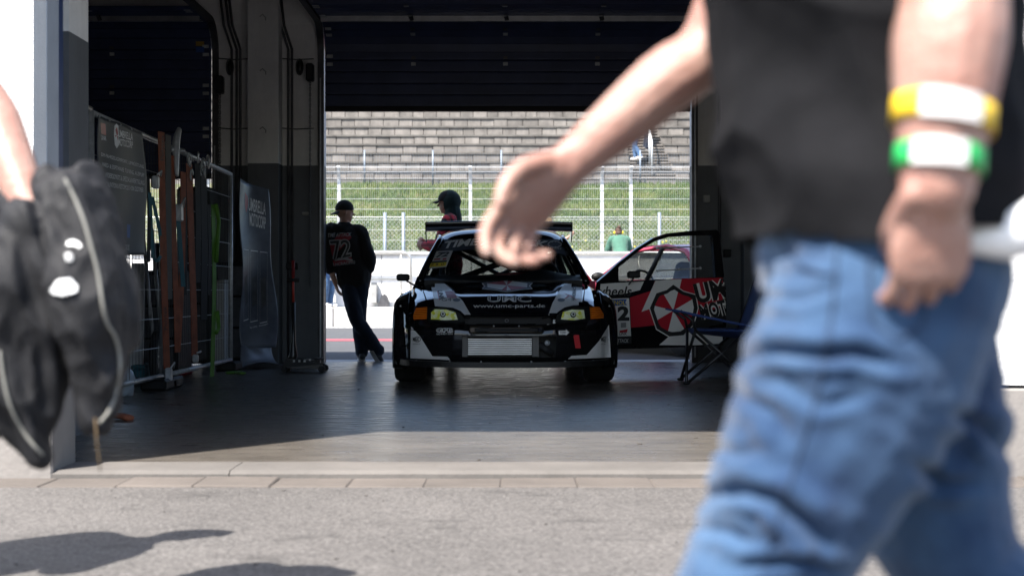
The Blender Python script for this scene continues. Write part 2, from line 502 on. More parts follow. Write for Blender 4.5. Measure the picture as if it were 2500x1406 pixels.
M('steel_dark', (0.09, 0.09, 0.095), 0.5, metal=.6, var=.3)
M('alu', (0.5, 0.5, 0.5), 0.38, metal=.85, var=.15)
M('black_plastic', (0.009, 0.009, 0.0095), 0.55, spec=.25)
M('black_metal', (0.016, 0.016, 0.018), 0.35)
M('grey_plastic', (0.28, 0.28, 0.27), 0.5)
M('white_paint', (0.78, 0.78, 0.77), 0.45, var=.04)
M('grey_print', (0.40, 0.39, 0.38), 0.5, var=.04)
M('dim_white', (0.5, 0.5, 0.49), 0.5, var=.1)
M('red_paint', (0.5, 0.02, 0.03), 0.4, var=.08)
M('red_dull', (0.34, 0.025, 0.035), 0.4, var=.1)
M('yellow', (0.75, 0.58, 0.02), 0.5)
M('blue_print', (0.03, 0.09, 0.3), 0.5)
M('black_print', (0.012, 0.012, 0.012), 0.5)
M('line_red', (0.36, 0.05, 0.065), 0.7, var=.2, vs=3)
M('soil', (0.04, 0.06, 0.014), 0.95, vs=1.2, c2=(0.09, 0.08, 0.035), bump=.5, bs=12, world=True)

# ------------------------------------------------------------------ ground
mb = MB(); mb.box(-700, 700, -300, 900, -0.5, -0.08)
struct(mb.build('ground', M('far_ground', (0.09, 0.1, 0.06), 0.95, vs=.2, c2=(0.14, 0.13, 0.09), world=True)))
mb = MB(); mb.grid(lambda u, v: (-60 + 120 * u, -60 + 65.745 * v, -0.03 + 0.004 * math.sin(u * 41) * math.sin(v * 37) * (v < .999)), 40, 24)
struct(mb.build('paddock_asphalt', MATS['paddock_asphalt'], smooth=True))
kerb = struct(MB().box(-16, 16, 5.74, 6.02, -0.09, -0.032).build('kerb_bedding', MATS['kerb_concrete']))
kp = MB().cbox(-0.1546, 0.1546, 0, 0.268, -0.06, 0, 0.006).mesh('kerb_stone', MATS['kerb_concrete'])
x = -8.3; k = 0
while x < 8.3:
    o = bpy.data.objects.new('kerb_stone', kp); col.objects.link(o); o.parent = kerb
    o.location = (x, 5.748 + random.uniform(-.003, .003), -0.024 + random.uniform(-.003, .003)); o.rotation_euler = (random.uniform(-.012, .012), random.uniform(-.01, .01), random.uniform(-.006, .006))
    x += 0.3115; k += 1
mb = MB()
for x0, x1 in ((-16, -1.2), (-1.196, 1.6), (1.604, 16)):
    mb.add([(x0, 6.02, -.1), (x1, 6.02, -.1), (x1, 6.02, -.012), (x0, 6.02, -.012), (x0, 6.05, .002), (x1, 6.05, .002), (x0, 6.34, .003), (x1, 6.34, .003)],
           [(0, 1, 2, 3), (3, 2, 5, 4), (4, 5, 7, 6)])
struct(mb.build('door_sill', MATS['sill_concrete']))
mb = MB(); mb.box(-12.9, 12.9, 6.34, 15.44, -.3, 0.0)
gfloor = struct(mb.build('garage_floor', MATS['garage_floor']))
mb = MB(); mb.box(-60, 60, 15.44, 15.95, -.3, -0.002)
struct(mb.build('threshold_strip', MATS['step_concrete']))
mb = MB(); mb.grid(lambda u, v: (-70 + 140 * u, 15.95 + 15.2 * v, -0.012), 4, 4)
struct(mb.build('pit_lane', MATS['pit_asphalt']))
mb = MB(); mb.box(-60, 60, 22.35, 23.0, -0.05, -0.006)
struct(mb.build('pit_lane_line', MATS['line_red']))
mb = MB(); mb.box(-60, 60, 21.6, 21.72, -0.05, -0.006)
mb = MB(); mb.box(-60, 60, 30.55, 30.75, -0.05, -0.006)
struct(mb.build('pit_edge_line', MATS['white_paint']))
mb = MB(); mb.box(-200, 200, 32.9, 37.0, -0.4, 0.0)
struct(mb.build('race_track', MATS['pit_asphalt']))
# small litter and pebbles on the floor and the asphalt, too small to pick apart
mb = MB()
for i in range(190):
    if i < 60: X, Y, z, s = random.uniform(-2.4, 2.2), random.uniform(6.4, 11.2), 0.0, random.uniform(.002, .008)
    else: X, Y, z, s = random.uniform(-2.6, 2.6), random.uniform(3.0, 5.7), -.03, random.uniform(.0015, .005)
    mb.ball((X, Y, z + s * .4), (s * random.uniform(.8, 2), s, s * .5), n=6)
tag(mb.build('floor_grit', M('grit', (0.05, 0.045, 0.04), .9)), 'scattered dark grit on garage floor and asphalt', 'grit', kind='stuff')

# ------------------------------------------------------------------ the pit garage
gar = empty('pit_garage', (0, 6.03, 0), label='white rendered pit garage with dark bays and grey painted columns', cat='building')
YB = 15.25                                     # inner face of the back wall
def gpart(name, mat, *boxes, parent=gar):
    m = MB()
    for b in boxes: m.box(*b)
    return m.build(name, MATS[mat], parent)
gpart('facade_wall', 'white_render', (-3.25, -2.03, 6.03, 6.33, .365, 5.3))
gpart('facade_wall', 'white_render', (2.035, 3.25, 6.03, 6.33, .365, 5.3))
gpart('facade_wall', 'white_render', (-13, -7.4, 6.03, 6.33, .365, 5.3))
gpart('facade_wall', 'white_render', (7.4, 13, 6.03, 6.33, .365, 5.3))
for q in ((-2.03, 2.035), (-7.4, -3.25), (3.25, 7.4)): gpart('lintel', 'white_render', (*q, 6.03, 6.33, 3.3, 5.3))
m = MB().cbox(-3.25, -1.945, 6.018, 6.34, -.05, .35, .008); m.build('plinth', MATS['plinth_concrete'], gar)
m = MB().cbox(2.03, 3.25, 6.018, 6.34, -.05, .35, .008); m.build('plinth', MATS['plinth_concrete'], gar)
gpart('plinth_gap', 'rubber', (-3.25, -2.0, 6.05, 6.33, .35, .365))
gpart('plinth_gap', 'rubber', (2.05, 3.25, 6.05, 6.33, .35, .365))
gpart('plinth', 'plinth_concrete', (-13, -7.4, 6.02, 6.33, -.05, .362))
gpart('plinth', 'plinth_concrete', (7.4, 13, 6.02, 6.33, -.05, .362))
for sx in (-1, 1):      # pressed metal frame in the reveal of the front opening and the door track behind it
    x0 = sx * 2.03 + (.003 if sx > 0 else 0)
    a, b = sorted((x0 + sx * .2, x0 - sx * .003))
    gpart('door_frame', 'frame_grey', (a, b, 6.2, 6.36, .352, 3.3))
    gpart('door_track', 'track_blue', (a, b - .001, 6.36, 6.425, .002, 3.35))
# front columns inside, painted grey below
for sx in (-1, 1):
    a, b = sorted((sx * 2.30, sx * 3.2))
    gpart('column', 'inner_white', (a, b, 7.38, 7.72, 2.11, 4.3))
    gpart('column_base', 'inner_grey', (a - .001, b + .001, 7.379, 7.721, 0, 2.11))
# side walls, roof, ceiling
gpart('side_wall', 'inner_white', (-12.95, -12.7, 6.33, 15.25, 0, 5.0))
gpart('side_wall', 'inner_white', (12.7, 12.95, 6.33, 15.25, 0, 5.0))
gpart('roof_slab', 'ceiling_dark', (-13, 13, 6.03, 15.5, 5.0, 5.3))
gpart('ceiling', 'ceiling_dark', (-12.95, 12.95, 6.33, 15.25, 4.28, 4.3))
for y in (8.0, 10.4, 12.8):
    gpart('ceiling_beam', 'ceiling_dark', (-12.7, 12.7, y, y + .25, 4.0, 4.279))
# back wall pieces: white above 2.11 m, grey below
OP = [(-7.35, -3.2), (-2.02, 1.93), (3.2, 7.35)]
edges = [-12.7] + [e for o in OP for e in o] + [12.7]
for i in range(0, len(edges), 2):
    a, b = edges[i], edges[i + 1]
    gpart('back_wall', 'inner_white', (a, b, YB, YB + .2, 2.11, 3.62))
    gpart('back_wall_base', 'inner_grey', (a - .0005, b + .0005, YB - .001, YB + .201, 0, 2.11))
gpart('back_wall', 'inner_white', (-12.7, 12.7, YB, YB + .2, 3.62, 4.3))
gpart('outer_parapet', 'white_render', (-13, 13, YB + .2, YB + .26, 3.4, 5.3))
# projecting piers beside the openings
for x0, x1 in ((wx(605, 15), wx(680, 15)), (2.45, 2.8)):
    gpart('pier', 'inner_white', (x0, x1, 15.0, YB - .002, 2.112, 4.0))
    gpart('pier_base', 'inner_grey', (x0, x1, 14.999, YB - .003, 0, 2.112))
# conduits, cable lines, sockets
def pipes(name, mat, lines, r=.012):
    for l in lines: MB().tube(l, r, 8).build(name, MATS[mat], gar, smooth=True)
for px in (565, 577, 586, 703, 712):
    X = wx(px, 15.2); pipes('conduit', 'steel_dark', [[(X, 15.22, 0.02), (X, 15.22, 3.35), (X - .08, 15.2, 3.6), (X - .1, 15.1, 3.9)]], .014)
for a, b in ((532, 603), (682, 765)):
    for py in (142, 312):
        pipes('cable', 'steel_dark', [[(wx(a, 15.2), 15.235, wz(py, 15.2)), (wx((a + b) / 2, 15.2), 15.235, wz(py + 3, 15.2)), (wx(b, 15.2), 15.235, wz(py + 1, 15.2))]], .006)
pipes('conduit', 'steel_dark', [[(wx(1757, 15.2), 15.22, .02), (wx(1757, 15.2), 15.22, 4.2)]], .016)
for px, py, w, h in ((713, 650, 26, 16), (746, 522, 16, 8), (1725, 486, 16, 18), (1775, 618, 18, 18)):
    a, b = pt(px - w / 2, py + h / 2, 15.2), pt(px + w / 2, py - h / 2, 15.2)
    m = MB().cbox(a.x, b.x, 15.17, 15.249, a.z, b.z, .006); m.build('socket_box', MATS['black_plastic' if py > 600 else 'grey_plastic'], gar)
for px in (562, 732):      # oval bulkhead lamps, unlit
    c = pt(px, 165, 15.2)
    l = MB().ball((c.x, 15.22, c.z), (.036, .05, .085), n=16).build('wall_lamp', M('lamp_black', (.01, .01, .01), .35), gar, smooth=True)
    MB().tube([(c.x + .037 * math.cos(a), 15.18, c.z + .086 * math.sin(a)) for a in [i * math.pi / 10 for i in range(20)]], .006, 6, closed=True).build('lamp_rim', MATS['steel_dark'], l, smooth=True)
for py in (42, 174, 316):
    c = pt(642, py, 15)
    MB().tube([(c.x - .03, 14.99, c.z), (c.x, 14.97, c.z + .02), (c.x + .03, 14.99, c.z - .01), (c.x + .03, 14.99, c.z - .04)], .006, 6).build('wall_hook', MATS['grey_plastic'], gar)

# ------------------------------------------------------------------ sectional doors
def sect_door(name, label, x0, x1, zb, ys, panels, hinges_px, sg=-1, z1=3.28):
    d = empty(name, ((x0 + x1) / 2, ys, zb), label=label, cat='garage door')
    # path of the door curtain: up, round the curve, then back along the ceiling towards the camera
    def path(t):
        Rr = .34; up = z1 - zb
        if t < up: return Vector((0, ys, zb + t)), Vector((0, 0, 1))
        a = (t - up) / Rr
        if a < math.pi / 2: return Vector((0, ys + sg * (Rr - Rr * math.cos(a)), z1 + Rr * math.sin(a))), Vector((0, sg * math.sin(a), math.cos(a)))
        return Vector((0, ys + sg * (Rr + (a - math.pi / 2) * Rr), z1 + Rr)), Vector((0, sg, 0))
    t = 0.0
    for ph in panels:
        m = MB(); n = 16
        def fn(u, v):
            p, tg = path(t + .004 + (ph - .008) * v)
            q = (v * 4) % 1.0
            dep = .018 if (q < .07 or q > .93) else 0.0
            nrm = Vector((0, -tg.z, tg.y))
            return p + Vector((x0 + (x1 - x0) * u, 0, 0)) - nrm * dep
        m.grid(fn, 10, 44)
        o = m.build('door_panel', MATS['door_blue'], d)
        so = o.modifiers.new('thick', 'SOLIDIFY'); so.thickness = .024; so.offset = 0
        p0, tg = path(t + ph); nrm = Vector((0, -tg.z, tg.y))
        for hx in hinges_px:
            MB().beam(p0 + Vector((hx - .025, 0, 0)) + nrm * .022 - tg * .045, p0 + Vector((hx + .025, 0, 0)) + nrm * .022 - tg * .045, .006, .035, up=tg).build('hinge', MATS['galv'], o)
            MB().beam(p0 + Vector((hx - .022, 0, 0)) + nrm * .024 + tg * .02, p0 + Vector((hx + .022, 0, 0)) + nrm * .024 + tg * .02, .006, .03, up=tg).build('hinge', MATS['steel_dark'], o)
        for sx, e in ((1, x0), (-1, x1)):
            for k in (-.05, .035):
                MB().beam(p0 + Vector((e + sx * .02, 0, 0)) + nrm * .03 + tg * k, p0 + Vector((e + sx * .085, 0, 0)) + nrm * .03 + tg * k, .006, .035, up=tg).build('roller_bracket', MATS['galv'], o)
        t += ph
    MB().box(x0, x1, ys - .02, ys + .03, zb - .05, zb + .004).build('bottom_seal', MATS['rubber'], d)
    for e, sx in ((x0, -1), (x1, 1)):
        X = e + sx * .045
        line = [Vector((X, ys, .0))] + [path(q)[0] + Vector((X, 0, 0)) for q in [z1 - zb + .34 * math.pi / 2 * i / 8 for i in range(9)]] + [Vector((X, ys + sg * 3.2, z1 + .34))]
        m = MB()
        for p, q in zip(line[:-1], line[1:]): m.beam(p, q, .05, .065, up=(1, 0, 0))
        m.build('door_track', MATS['steel_dark'], d)
        m = MB().beam((X - sx * .0, ys - .05, .06), (X, ys - .05, zb + .3), .012, .02); m.build('track_edge', MATS['galv'], d)
        for q in (.9, 2.2):
            MB().beam((X, ys + sg * (.34 + q), z1 + .36), (X, ys + sg * (.34 + q), 4.27), .03, .03).build('track_hanger', MATS['galv'], d)
    # stiffening truss on the raised section
    if ys < 10: return d
    for z, y in ((wz(27, ys - .55), ys - .55), (wz(47, ys - .5), ys - .5)):
        MB().box(x0 + .02, x1 - .02, y - .02, y + .02, z - .028, z + .028).build('stiffener', MATS['alu'], d)
    for hx in hinges_px:
        MB().beam((hx - .02, ys - .585, wz(20, ys - .55)), (hx + .02, ys - .53, wz(52, ys - .5)), .04, .02).build('stiffener_bracket', MATS['steel_dark'], d)
    # chain hoist
    return d
hp = [wx(p, YB) for p in (1010, 1234, 1458)]
door_main = sect_door('sectional_door', 'dark blue sectional door raised above the race car', -2.0, 1.91, wz(262, YB), YB - .02, [.50, .34, .5, .5, .5], hp)
hp2 = [wx(276, YB) - 1.1, wx(276, YB)]
door_left = sect_door('sectional_door', 'dark blue sectional door half lowered behind the mesh fence', -7.33, -3.22, wz(426, YB), YB - .02, [.45, .46, .42, .5, .5], hp2)
door_front = sect_door('sectional_door', 'blue sectional door raised in the sunlit front opening', -2.2, 2.2, 2.9, 6.47, [.5, .5, .5, .5, .5], [-1.1, 0, 1.1], 1, 3.3)
# two closed neighbours' doors on the facade
for sx in (-1, 1):
    d = empty('sectional_door', (sx * 5.3, 6.25, 0), label='closed blue facade door of the bay beside the %s column' % ('left' if sx < 0 else 'right'), cat='garage door')
    d['label'] = 'closed blue facade door of the bay behind the fence' if sx < 0 else 'closed blue facade door of the bay past the walking man'
    for k in range(7):
        MB().cbox(sx * 5.325 - 2.07, sx * 5.325 + 2.07, 6.22, 6.26, .004 + k * .47, .466 + k * .47, .008).build('door_panel', MATS['door_blue'], d)
    MB().box(sx * 5.325 - 2.075, sx * 5.325 + 2.075, 6.27, 6.3, 0, 3.3).build('door_backing', MATS['door_blue'], d)  # sheet added behind the panels to stop light leaking through the joints
sd = empty('sectional_door', (5.3, YB, 0), label='closed blue back door of the bay right of the race car', cat='garage door')
sd['label'] = 'closed blue rear door in the bay beyond the folding chair'
for k in range(8):
    MB().cbox(3.22, 7.33, YB + .03, YB + .07, .004 + k * .45, .446 + k * .45, .008).build('door_panel', MATS['door_blue'], sd)
MB().box(3.2, 7.35, YB + .08, YB + .11, 0, 3.62).build('door_backing', MATS['door_blue'], sd)  # added sheet, closes the light gaps between the door panels
# stickers on the half lowered door
a, b = pt(474, 127, 15.1), pt(494, 98, 15.1)
st = MB().box(a.x, b.x, 15.185, 15.188, wz(127, 15.15), wz(114, 15.15)); st.build('sticker', MATS['blue_print'], door_left)
st = MB().box(a.x, b.x, 15.183, 15.186, wz(112, 15.15), wz(96, 15.15)); st.build('sticker', M('sticker_ochre', (.35, .22, .03), .6), door_left)
# hand chains beside the doors
def chain(label, px, py0, py1, Y):
    c = empty('hoist_chain', pt(px, py1, Y), label=label, cat='chain')
    X, z0, z1 = wx(px, Y), wz(py1, Y), wz(py0, Y)
    m = MB().cbox(X - .04, X + .04, Y - .05, Y + .06, z1 - .02, z1 + .17, .015); m.build('hoist_wheel', MATS['black_metal'], c)
    m = MB(); z = z1; k = 0
    while z > z0:
        ax = Vector((1, 0, 0)) if k % 2 else Vector((0, 1, 0))
        m.tube([Vector((X, Y, z - .014)) + ax * .009 * math.cos(t) + Vector((0, 0, .019)) * math.sin(t) for t in [i * math.pi / 4 for i in range(8)]], .0035, 5, closed=True)
        z -= .029; k += 1
    o = m.build('chain', MATS['steel_dark'], c, smooth=True); o['kind'] = 'stuff'
chain('hoist chain hanging beside the raised main door', 757, 195, 700, 15.1)
chain('hoist chain hanging beside the half lowered door', 537, 225, 520, 15.1)
# pale striped guard at the foot of the main door frame

# ------------------------------------------------------------------ pit wall and what lies behind it
pw = empty('pit_wall', (0, 31.2, 0), label='white concrete pit wall with a low stepped base', cat='wall')
x = -24.0
while x < 24:
    w = 4.02
    MB().cbox(x + .006, x + w - .006, 31.05, 32.1, -.05, .42, .02).build('base_block', MATS['step_concrete'], pw)
    x += w
x = -24.6
while x < 24:
    w = 3.1
    MB().cbox(x + .006, x + w - .006, 31.62, 31.9, .415, 1.58, .015).build('wall_panel', MATS['wall_white'], pw)
    x += w
MB().cbox(-25, 25, 31.57, 31.95, 1.575, 1.64, .012).build('coping', MATS['step_concrete'], pw)
M('rail_steel', (0.5, 0.49, 0.46), .35, metal=.7, var=.1)
hr = empty('handrail', (wx(1000, 31.3), 31.3, .42), label='steel tube handrail on the pit wall step beside the leaning man', cat='handrail')
Yr = 31.32
xe = wx(1003, Yr)
MB().tube([(-14, Yr, 1.62), (xe - .2, Yr, 1.62), (xe - .06, Yr, 1.59), (xe, Yr, 1.48), (xe, Yr, .41)], .038, 10).build('top_rail', MATS['rail_steel'], hr, smooth=True)
MB().tube([(-14, Yr, wz(681, Yr)), (xe, Yr, wz(681, Yr))], .032, 10).build('middle_rail', MATS['rail_steel'], hr, smooth=True)
for px in (979, 650, 320):
    MB().tube([(wx(px, Yr), Yr, .41), (wx(px, Yr), Yr, 1.6)], .024, 8).build('post', MATS['rail_steel'], hr, smooth=True)
hr2 = empty('handrail', (3, Yr, .42), label='steel tube handrail along the pit wall behind the race car', cat='handrail')
MB().tube([(wx(1180, Yr), Yr, .41), (wx(1180, Yr), Yr, 1.45), (wx(1190, Yr), Yr, 1.6), (14, Yr, 1.61)], .04, 10).build('top_rail', MATS['rail_steel'], hr2, smooth=True)
MB().tube([(wx(1180, Yr), Yr, wz(681, Yr)), (14, Yr, wz(681, Yr))], .032, 10).build('middle_rail', MATS['rail_steel'], hr2, smooth=True)
for px in (1310, 1560, 1800):
    MB().tube([(wx(px, Yr), Yr, .41), (wx(px, Yr), Yr, 1.6)], .024, 8).build('post', MATS['rail_steel'], hr2, smooth=True)
struct(MB().box(-30, 30, 32.1, 33.2, -.05, .66).build('pit_wall_platform', MATS['step_concrete']))
# small grey cabinet and a dark wedge imitating a shadow on the wall
m = MB().cbox(wx(905, 31.3), wx(919, 31.3), 31.35, 31.6, wz(740, 31.3), wz(690, 31.3), .01)
tag(m.build('cable_cabinet', MATS['grey_plastic']), 'small grey cabinet on the white wall beside the leaning man', 'cabinet')
m = MB(); c = pt(935, 746, 31.3)
prof = [(-.13, 0), (.13, 0), (.12, .12), (.08, .24), (.02, .29), (-.04, .24), (-.1, .1)]
m.prism([(c.x + a, 31.36, .42 + b) for a, b in prof], (0, .2, 0))
tag(m.build('shadow_wedge', MATS['steel_dark']), 'dark grey wedge imitating a small shadow on the white pit wall', 'board')

# debris fence of welded mesh on posts
M('galv_pale', (0.5, 0.51, 0.51), .5, metal=.3, var=.08)
YF = 33.0
df = empty('debris_fence', (0, YF, 0), label='tall galvanised welded mesh fence above the pit wall', cat='fence')
zt = wz(436, YF); zk = wz(410, YF)
for px in (-140, 185, 506, 827, 1148, 1470, 1541, 1862, 2183, 2500):
    X = wx(px, YF)
    MB().beam((X, YF + .05, .6), (X, YF + .05, zt), .075, .06).beam((X, YF + .05, zt - .01), (X, YF - .12, zk + .02), .07, .06).build('post', MATS['galv_pale'], df)
m = MB()
X0, X1 = wx(-140, YF), wx(2500, YF)
x = X0
while x < X1:
    for p, q in (((x, YF, .9), (x, YF, zt)), ((x, YF, zt), (x, YF - .17, zk))):
        a = Vector((.0024, 0, 0)); b = Vector((-.0012, .002, 0)); c = Vector((-.0012, -.002, 0))
        p, q = Vector(p), Vector(q)
        m.add([p + a, p + b, p + c, q + a, q + b, q + c], [(0, 1, 4, 3), (1, 2, 5, 4), (2, 0, 3, 5)])
    x += 0.0475
o = m.build('upright_wires', MATS['galv_pale'], df, fix=False); o['kind'] = 'stuff'
py = 612
while py > 430:
    MB().beam((X0, YF - .008, wz(py, YF)), (X1, YF - .008, wz(py, YF)), .007, .008).build('rail_wire', MATS['galv_pale'], df)
    py -= 25.2
MB().beam((X0, YF - .1, wz(421, YF)), (X1, YF - .1, wz(421, YF)), .012, .014).build('rail_wire', MATS['galv_pale'], df)
MB().beam((X0, YF - .17, zk), (X1, YF - .17, zk), .012, .014).build('rail_wire', MATS['galv_pale'], df)

# chain link fence behind the track
YC = 37.3
cf = empty('chain_link_fence', (0, YC, 0), label='low chain link fence at the foot of the grass bank', cat='fence')
zc0, zc1 = .0, wz(530, YC)
for px in (618, 940, 985, 1262, 1610, 1930):
    X = wx(px, YC)
    MB().tube([(X, YC, 0), (X, YC, zc1 + .12)], .045, 8).build('post', M('post_bluegrey', (.16, .19, .23), .5, metal=.3), cf, smooth=True)
m = MB(); x = -12.0; hgt = zc1 - .8
while x < 12:
    for s in (1, -1):
        p = Vector((x, YC + .01 * s, .8)); q = Vector((x + s * hgt, YC + .01 * s, zc1))
        a, b = Vector((0, 0, .0032)), Vector((.0, .003, -.002))
        m.add([p + a, p + b, p - a, q + a, q + b, q - a], [(0, 1, 4, 3), (1, 2, 5, 4), (2, 0, 3, 5)])
    x += 0.115
o = m.build('wire_net', MATS['galv'], cf, fix=False); o['kind'] = 'stuff'
MB().tube([(-12, YC, zc1), (12, YC, zc1)], .008, 6).build('top_wire', MATS['galv'], cf)

# grass bank
YS = 51.0
def bank(x, y):
    t = min(1, max(0, (y - 38.2) / (YS - 38.2)))
    z = 0.25 + (wz(447, YS) - .25) * (t ** .8)
    return z + .10 * noise.noise((x * .5, y * .5, 0)) + .05 * noise.noise((x * 1.7, y * 1.7, 3))
m = MB(); m.grid(lambda u, v: (-60 + 120 * u, 37 + (YS + .6 - 37) * v, bank(-60 + 120 * u, 37 + (YS + .6 - 37) * v) if v > 0 else -.3), 240, 40)
bank_o = struct(m.build('grass_bank', MATS['soil'], smooth=True))
def grass_mat():
    m_, nt, b = nodes_of('grass_blades'); L = nt.links; N = nt.nodes.new
    g = N('ShaderNodeNewGeometry')
    n = N('ShaderNodeTexNoise'); n.inputs['Scale'].default_value = .8; n.inputs['Detail'].default_value = 5; L.new(g.outputs['Position'], n.inputs[0])
    wnz = N('ShaderNodeTexWhiteNoise'); L.new(g.outputs['Random Per Island'], wnz.inputs['Vector'])
    cr = N('ShaderNodeValToRGB'); e = cr.color_ramp.elements
    e[0].position = .3; e[0].color = (.017, .046, .005, 1); e[1].position = .72; e[1].color = (.10, .12, .022, 1)
    q = cr.color_ramp.elements.new(.5); q.color = (.044, .086, .009, 1)
    ad = N('ShaderNodeMath'); ad.operation = 'MULTIPLY_ADD'; ad.inputs[1].default_value = .34; L.new(g.outputs['Random Per Island'], ad.inputs[0])
    sb = N('ShaderNodeMath'); sb.operation = 'SUBTRACT'; sb.inputs[1].default_value = .17; L.new(n.outputs[0], sb.inputs[0])
    L.new(sb.outputs[0], ad.inputs[2]); L.new(ad.outputs[0], cr.inputs[0])
    L.new(cr.outputs[0], b.inputs['Base Color']); b.inputs['Roughness'].default_value = .7
    MATS['grass'] = m_
grass_mat()
rng = np.random.default_rng(3)
NB = 90000
gx = rng.uniform(-9.5, 10.5, NB); gyy = 38.3 + (YS + .2 - 38.3) * rng.uniform(0, 1, NB) ** .9
vs, fs = [], []
for i in range(NB):
    x, y = gx[i], gyy[i]
    d = .5 + .5 * noise.noise((x * .7, y * .7, 9))
    h = rng.uniform(.07, .2) * (.6 + d * .9); w = rng.uniform(.012, .024)
    z = bank(x, y) - .02; a = rng.uniform(0, 6.28); l = rng.uniform(-.6, .6) * h
    dx, dy = math.cos(a) * w, math.sin(a) * w * .5
    k = len(vs)
    vs += [(x - dx, y - dy, z), (x + dx, y + dy, z), (x + l, y + rng.uniform(-.4, .4) * h, z + h)]
    fs.append((k, k + 1, k + 2))
me = bpy.data.meshes.new('grass'); me.from_pydata(vs, [], fs); me.materials.append(MATS['grass']); me.update()
tag(link_mesh('grass', me), 'sunlit rough grass covering the bank below the grandstand', 'grass', kind='stuff')
m = MB()
for i in range(170):
    x, y = rng.normal(4.2, 2.4), rng.uniform(38.4, 43)
    if i < 60: x, y = rng.normal(2.4, .5), rng.uniform(38.4, 40)
    m.ball((x, y, bank(x, y) + rng.uniform(.1, .2)), .028, n=6)
tag(m.build('dandelions', MATS['yellow']), 'yellow dandelion heads dotted in the grass', 'flowers', kind='stuff')

# grandstand terraces
gs = empty('grandstand', (0, YS, wz(447, YS)), label='weathered concrete grandstand terraces above the grass bank', cat='grandstand')
rows = []
py = 441.0
for i in range(16):
    Y = YS + .4 + .62 * i
    rows.append((Y, wz(py, Y))); py -= 21.4
unit = MB().cbox(0, 1, 0, .22, 0, 1, .02).mesh('terrace_block', MATS['stand_concrete'])
side = MB()
for i in range(len(rows) - 1):
    Y, z = rows[i]; z2 = rows[i + 1][1]; Y2 = rows[i + 1][0]
    ax0 = wx(1626 + 0 * i, Y) + (0); # edges of the stair aisle on this row
    a0, a1 = wx(1545, YS) + .0 * i, wx(1652, YS) - .07 * i
    # tread slab with a shadow gap under its nose
    for s0, s1 in ((-26, a0), (a1, 26)):
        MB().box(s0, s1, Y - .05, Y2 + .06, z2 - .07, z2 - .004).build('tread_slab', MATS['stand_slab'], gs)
        MB().box(s0, s1, Y + .2, Y + .3, z - .1, z2 - .061).build('riser_backing', MATS['stand_tread'], gs)  # dark tone paints in the shade of the gap below each block
    x = -8.6
    while x < 8.6:
        w = random.choice([.5, .5, .52, .6, .42, 1.0 if i % 3 == 0 else .55])
        nx = x + w
        if x < a0 < nx: nx = a0
        if a0 - .001 <= x < a1: x = a1; continue
        if i < 10:
            o = bpy.data.objects.new('terrace_block', unit); col.objects.link(o); o.parent = gs; o.matrix_parent_inverse = WM[gs.name].inverted()
            o.location = (x + .006, Y - random.uniform(0, .025), z + .034 + random.uniform(.0, .012)); o.scale = (nx - x - .012, 1, z2 - z - .112 - random.uniform(0, .008))
        else: side.box(x + .006, nx - .006, Y, Y + .2, z, z2 - .08)
        x = nx
    for s0, s1 in ((-26, -8.6), (8.6, 26)):
        x = s0
        while x < s1 - .1: side.box(x + .006, x + .545, Y - random.uniform(0, .02), Y + .2, z, z2 - .085); x += .55
    # stairs in the aisle, two to a terrace row
    for k in range(3):
        zz = z + (z2 - z) * k / 3
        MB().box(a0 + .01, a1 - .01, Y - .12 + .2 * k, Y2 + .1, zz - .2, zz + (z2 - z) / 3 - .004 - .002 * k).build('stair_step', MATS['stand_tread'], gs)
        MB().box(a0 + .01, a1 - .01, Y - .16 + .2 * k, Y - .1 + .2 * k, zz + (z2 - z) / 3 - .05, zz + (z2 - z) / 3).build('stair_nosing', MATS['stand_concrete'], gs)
o = side.build('terrace_block_mass', MATS['stand_concrete'], gs); o['kind'] = 'stuff'
MB().box(-26, 26, YS - .1, YS + .35, wz(447, YS) - 1.5, wz(440, YS)).build('footing', MATS['stand_concrete'], gs)
MB().box(-26, 26, rows[-1][0], rows[-1][0] + .4, rows[0][1] - 2, rows[-1][1] + .9).build('back_wall', MATS['stand_concrete'], gs)
# thin mesh fence at the foot of the terraces
YT = YS - .35
tf = empty('terrace_fence', (0, YT, 4.6), label='thin blue grey mesh fence in front of the concrete terraces', cat='fence')
z0, z1 = wz(447, YT) - .1, wz(367, YT)
for px in (556, 722, 890, 1057, 1224, 1391, 1563, 1730):
    MB().tube([(wx(px, YT), YT, z0), (wx(px, YT), YT, z1)], .03, 8).build('post', MATS['post_bluegrey'], tf, smooth=True)
m = MB(); x = wx(556, YT)
while x < wx(1730, YT):
    m.add([(x - .0028, YT, z0), (x + .0028, YT, z0), (x + .0028, YT, z1 - .1), (x - .0028, YT, z1 - .1), (x, YT + .005, z0), (x, YT + .005, z1 - .1)], [(0, 1, 2, 3), (1, 4, 5, 2), (4, 0, 3, 5)]); x += .1
for k in range(5):
    z = z0 + .15 + k * .28; m.beam((wx(556, YT), YT - .004, z), (wx(1730, YT), YT - .004, z), .006, .007)
o = m.build('wire_net', MATS['post_bluegrey'], tf, fix=False); o['kind'] = 'stuff'
# stair handrail
sr = empty('stair_handrail', pt(1590, 400, YS), label='bent grey steel handrail rising beside the terrace stairs', cat='handrail')
MB().tube([pt(1592, 428, YS + .3), pt(1591, 345, YS + .3), pt(1585, 320, YS + .8), pt(1574, 250, YS + 4)], .035, 8).build('rail', MATS['galv_pale'], sr, smooth=True)
MB().tube([pt(1586, 400, YS + .8), pt(1585, 320, YS + .8)], .035, 8).build('post', MATS['galv_pale'], sr, smooth=True)

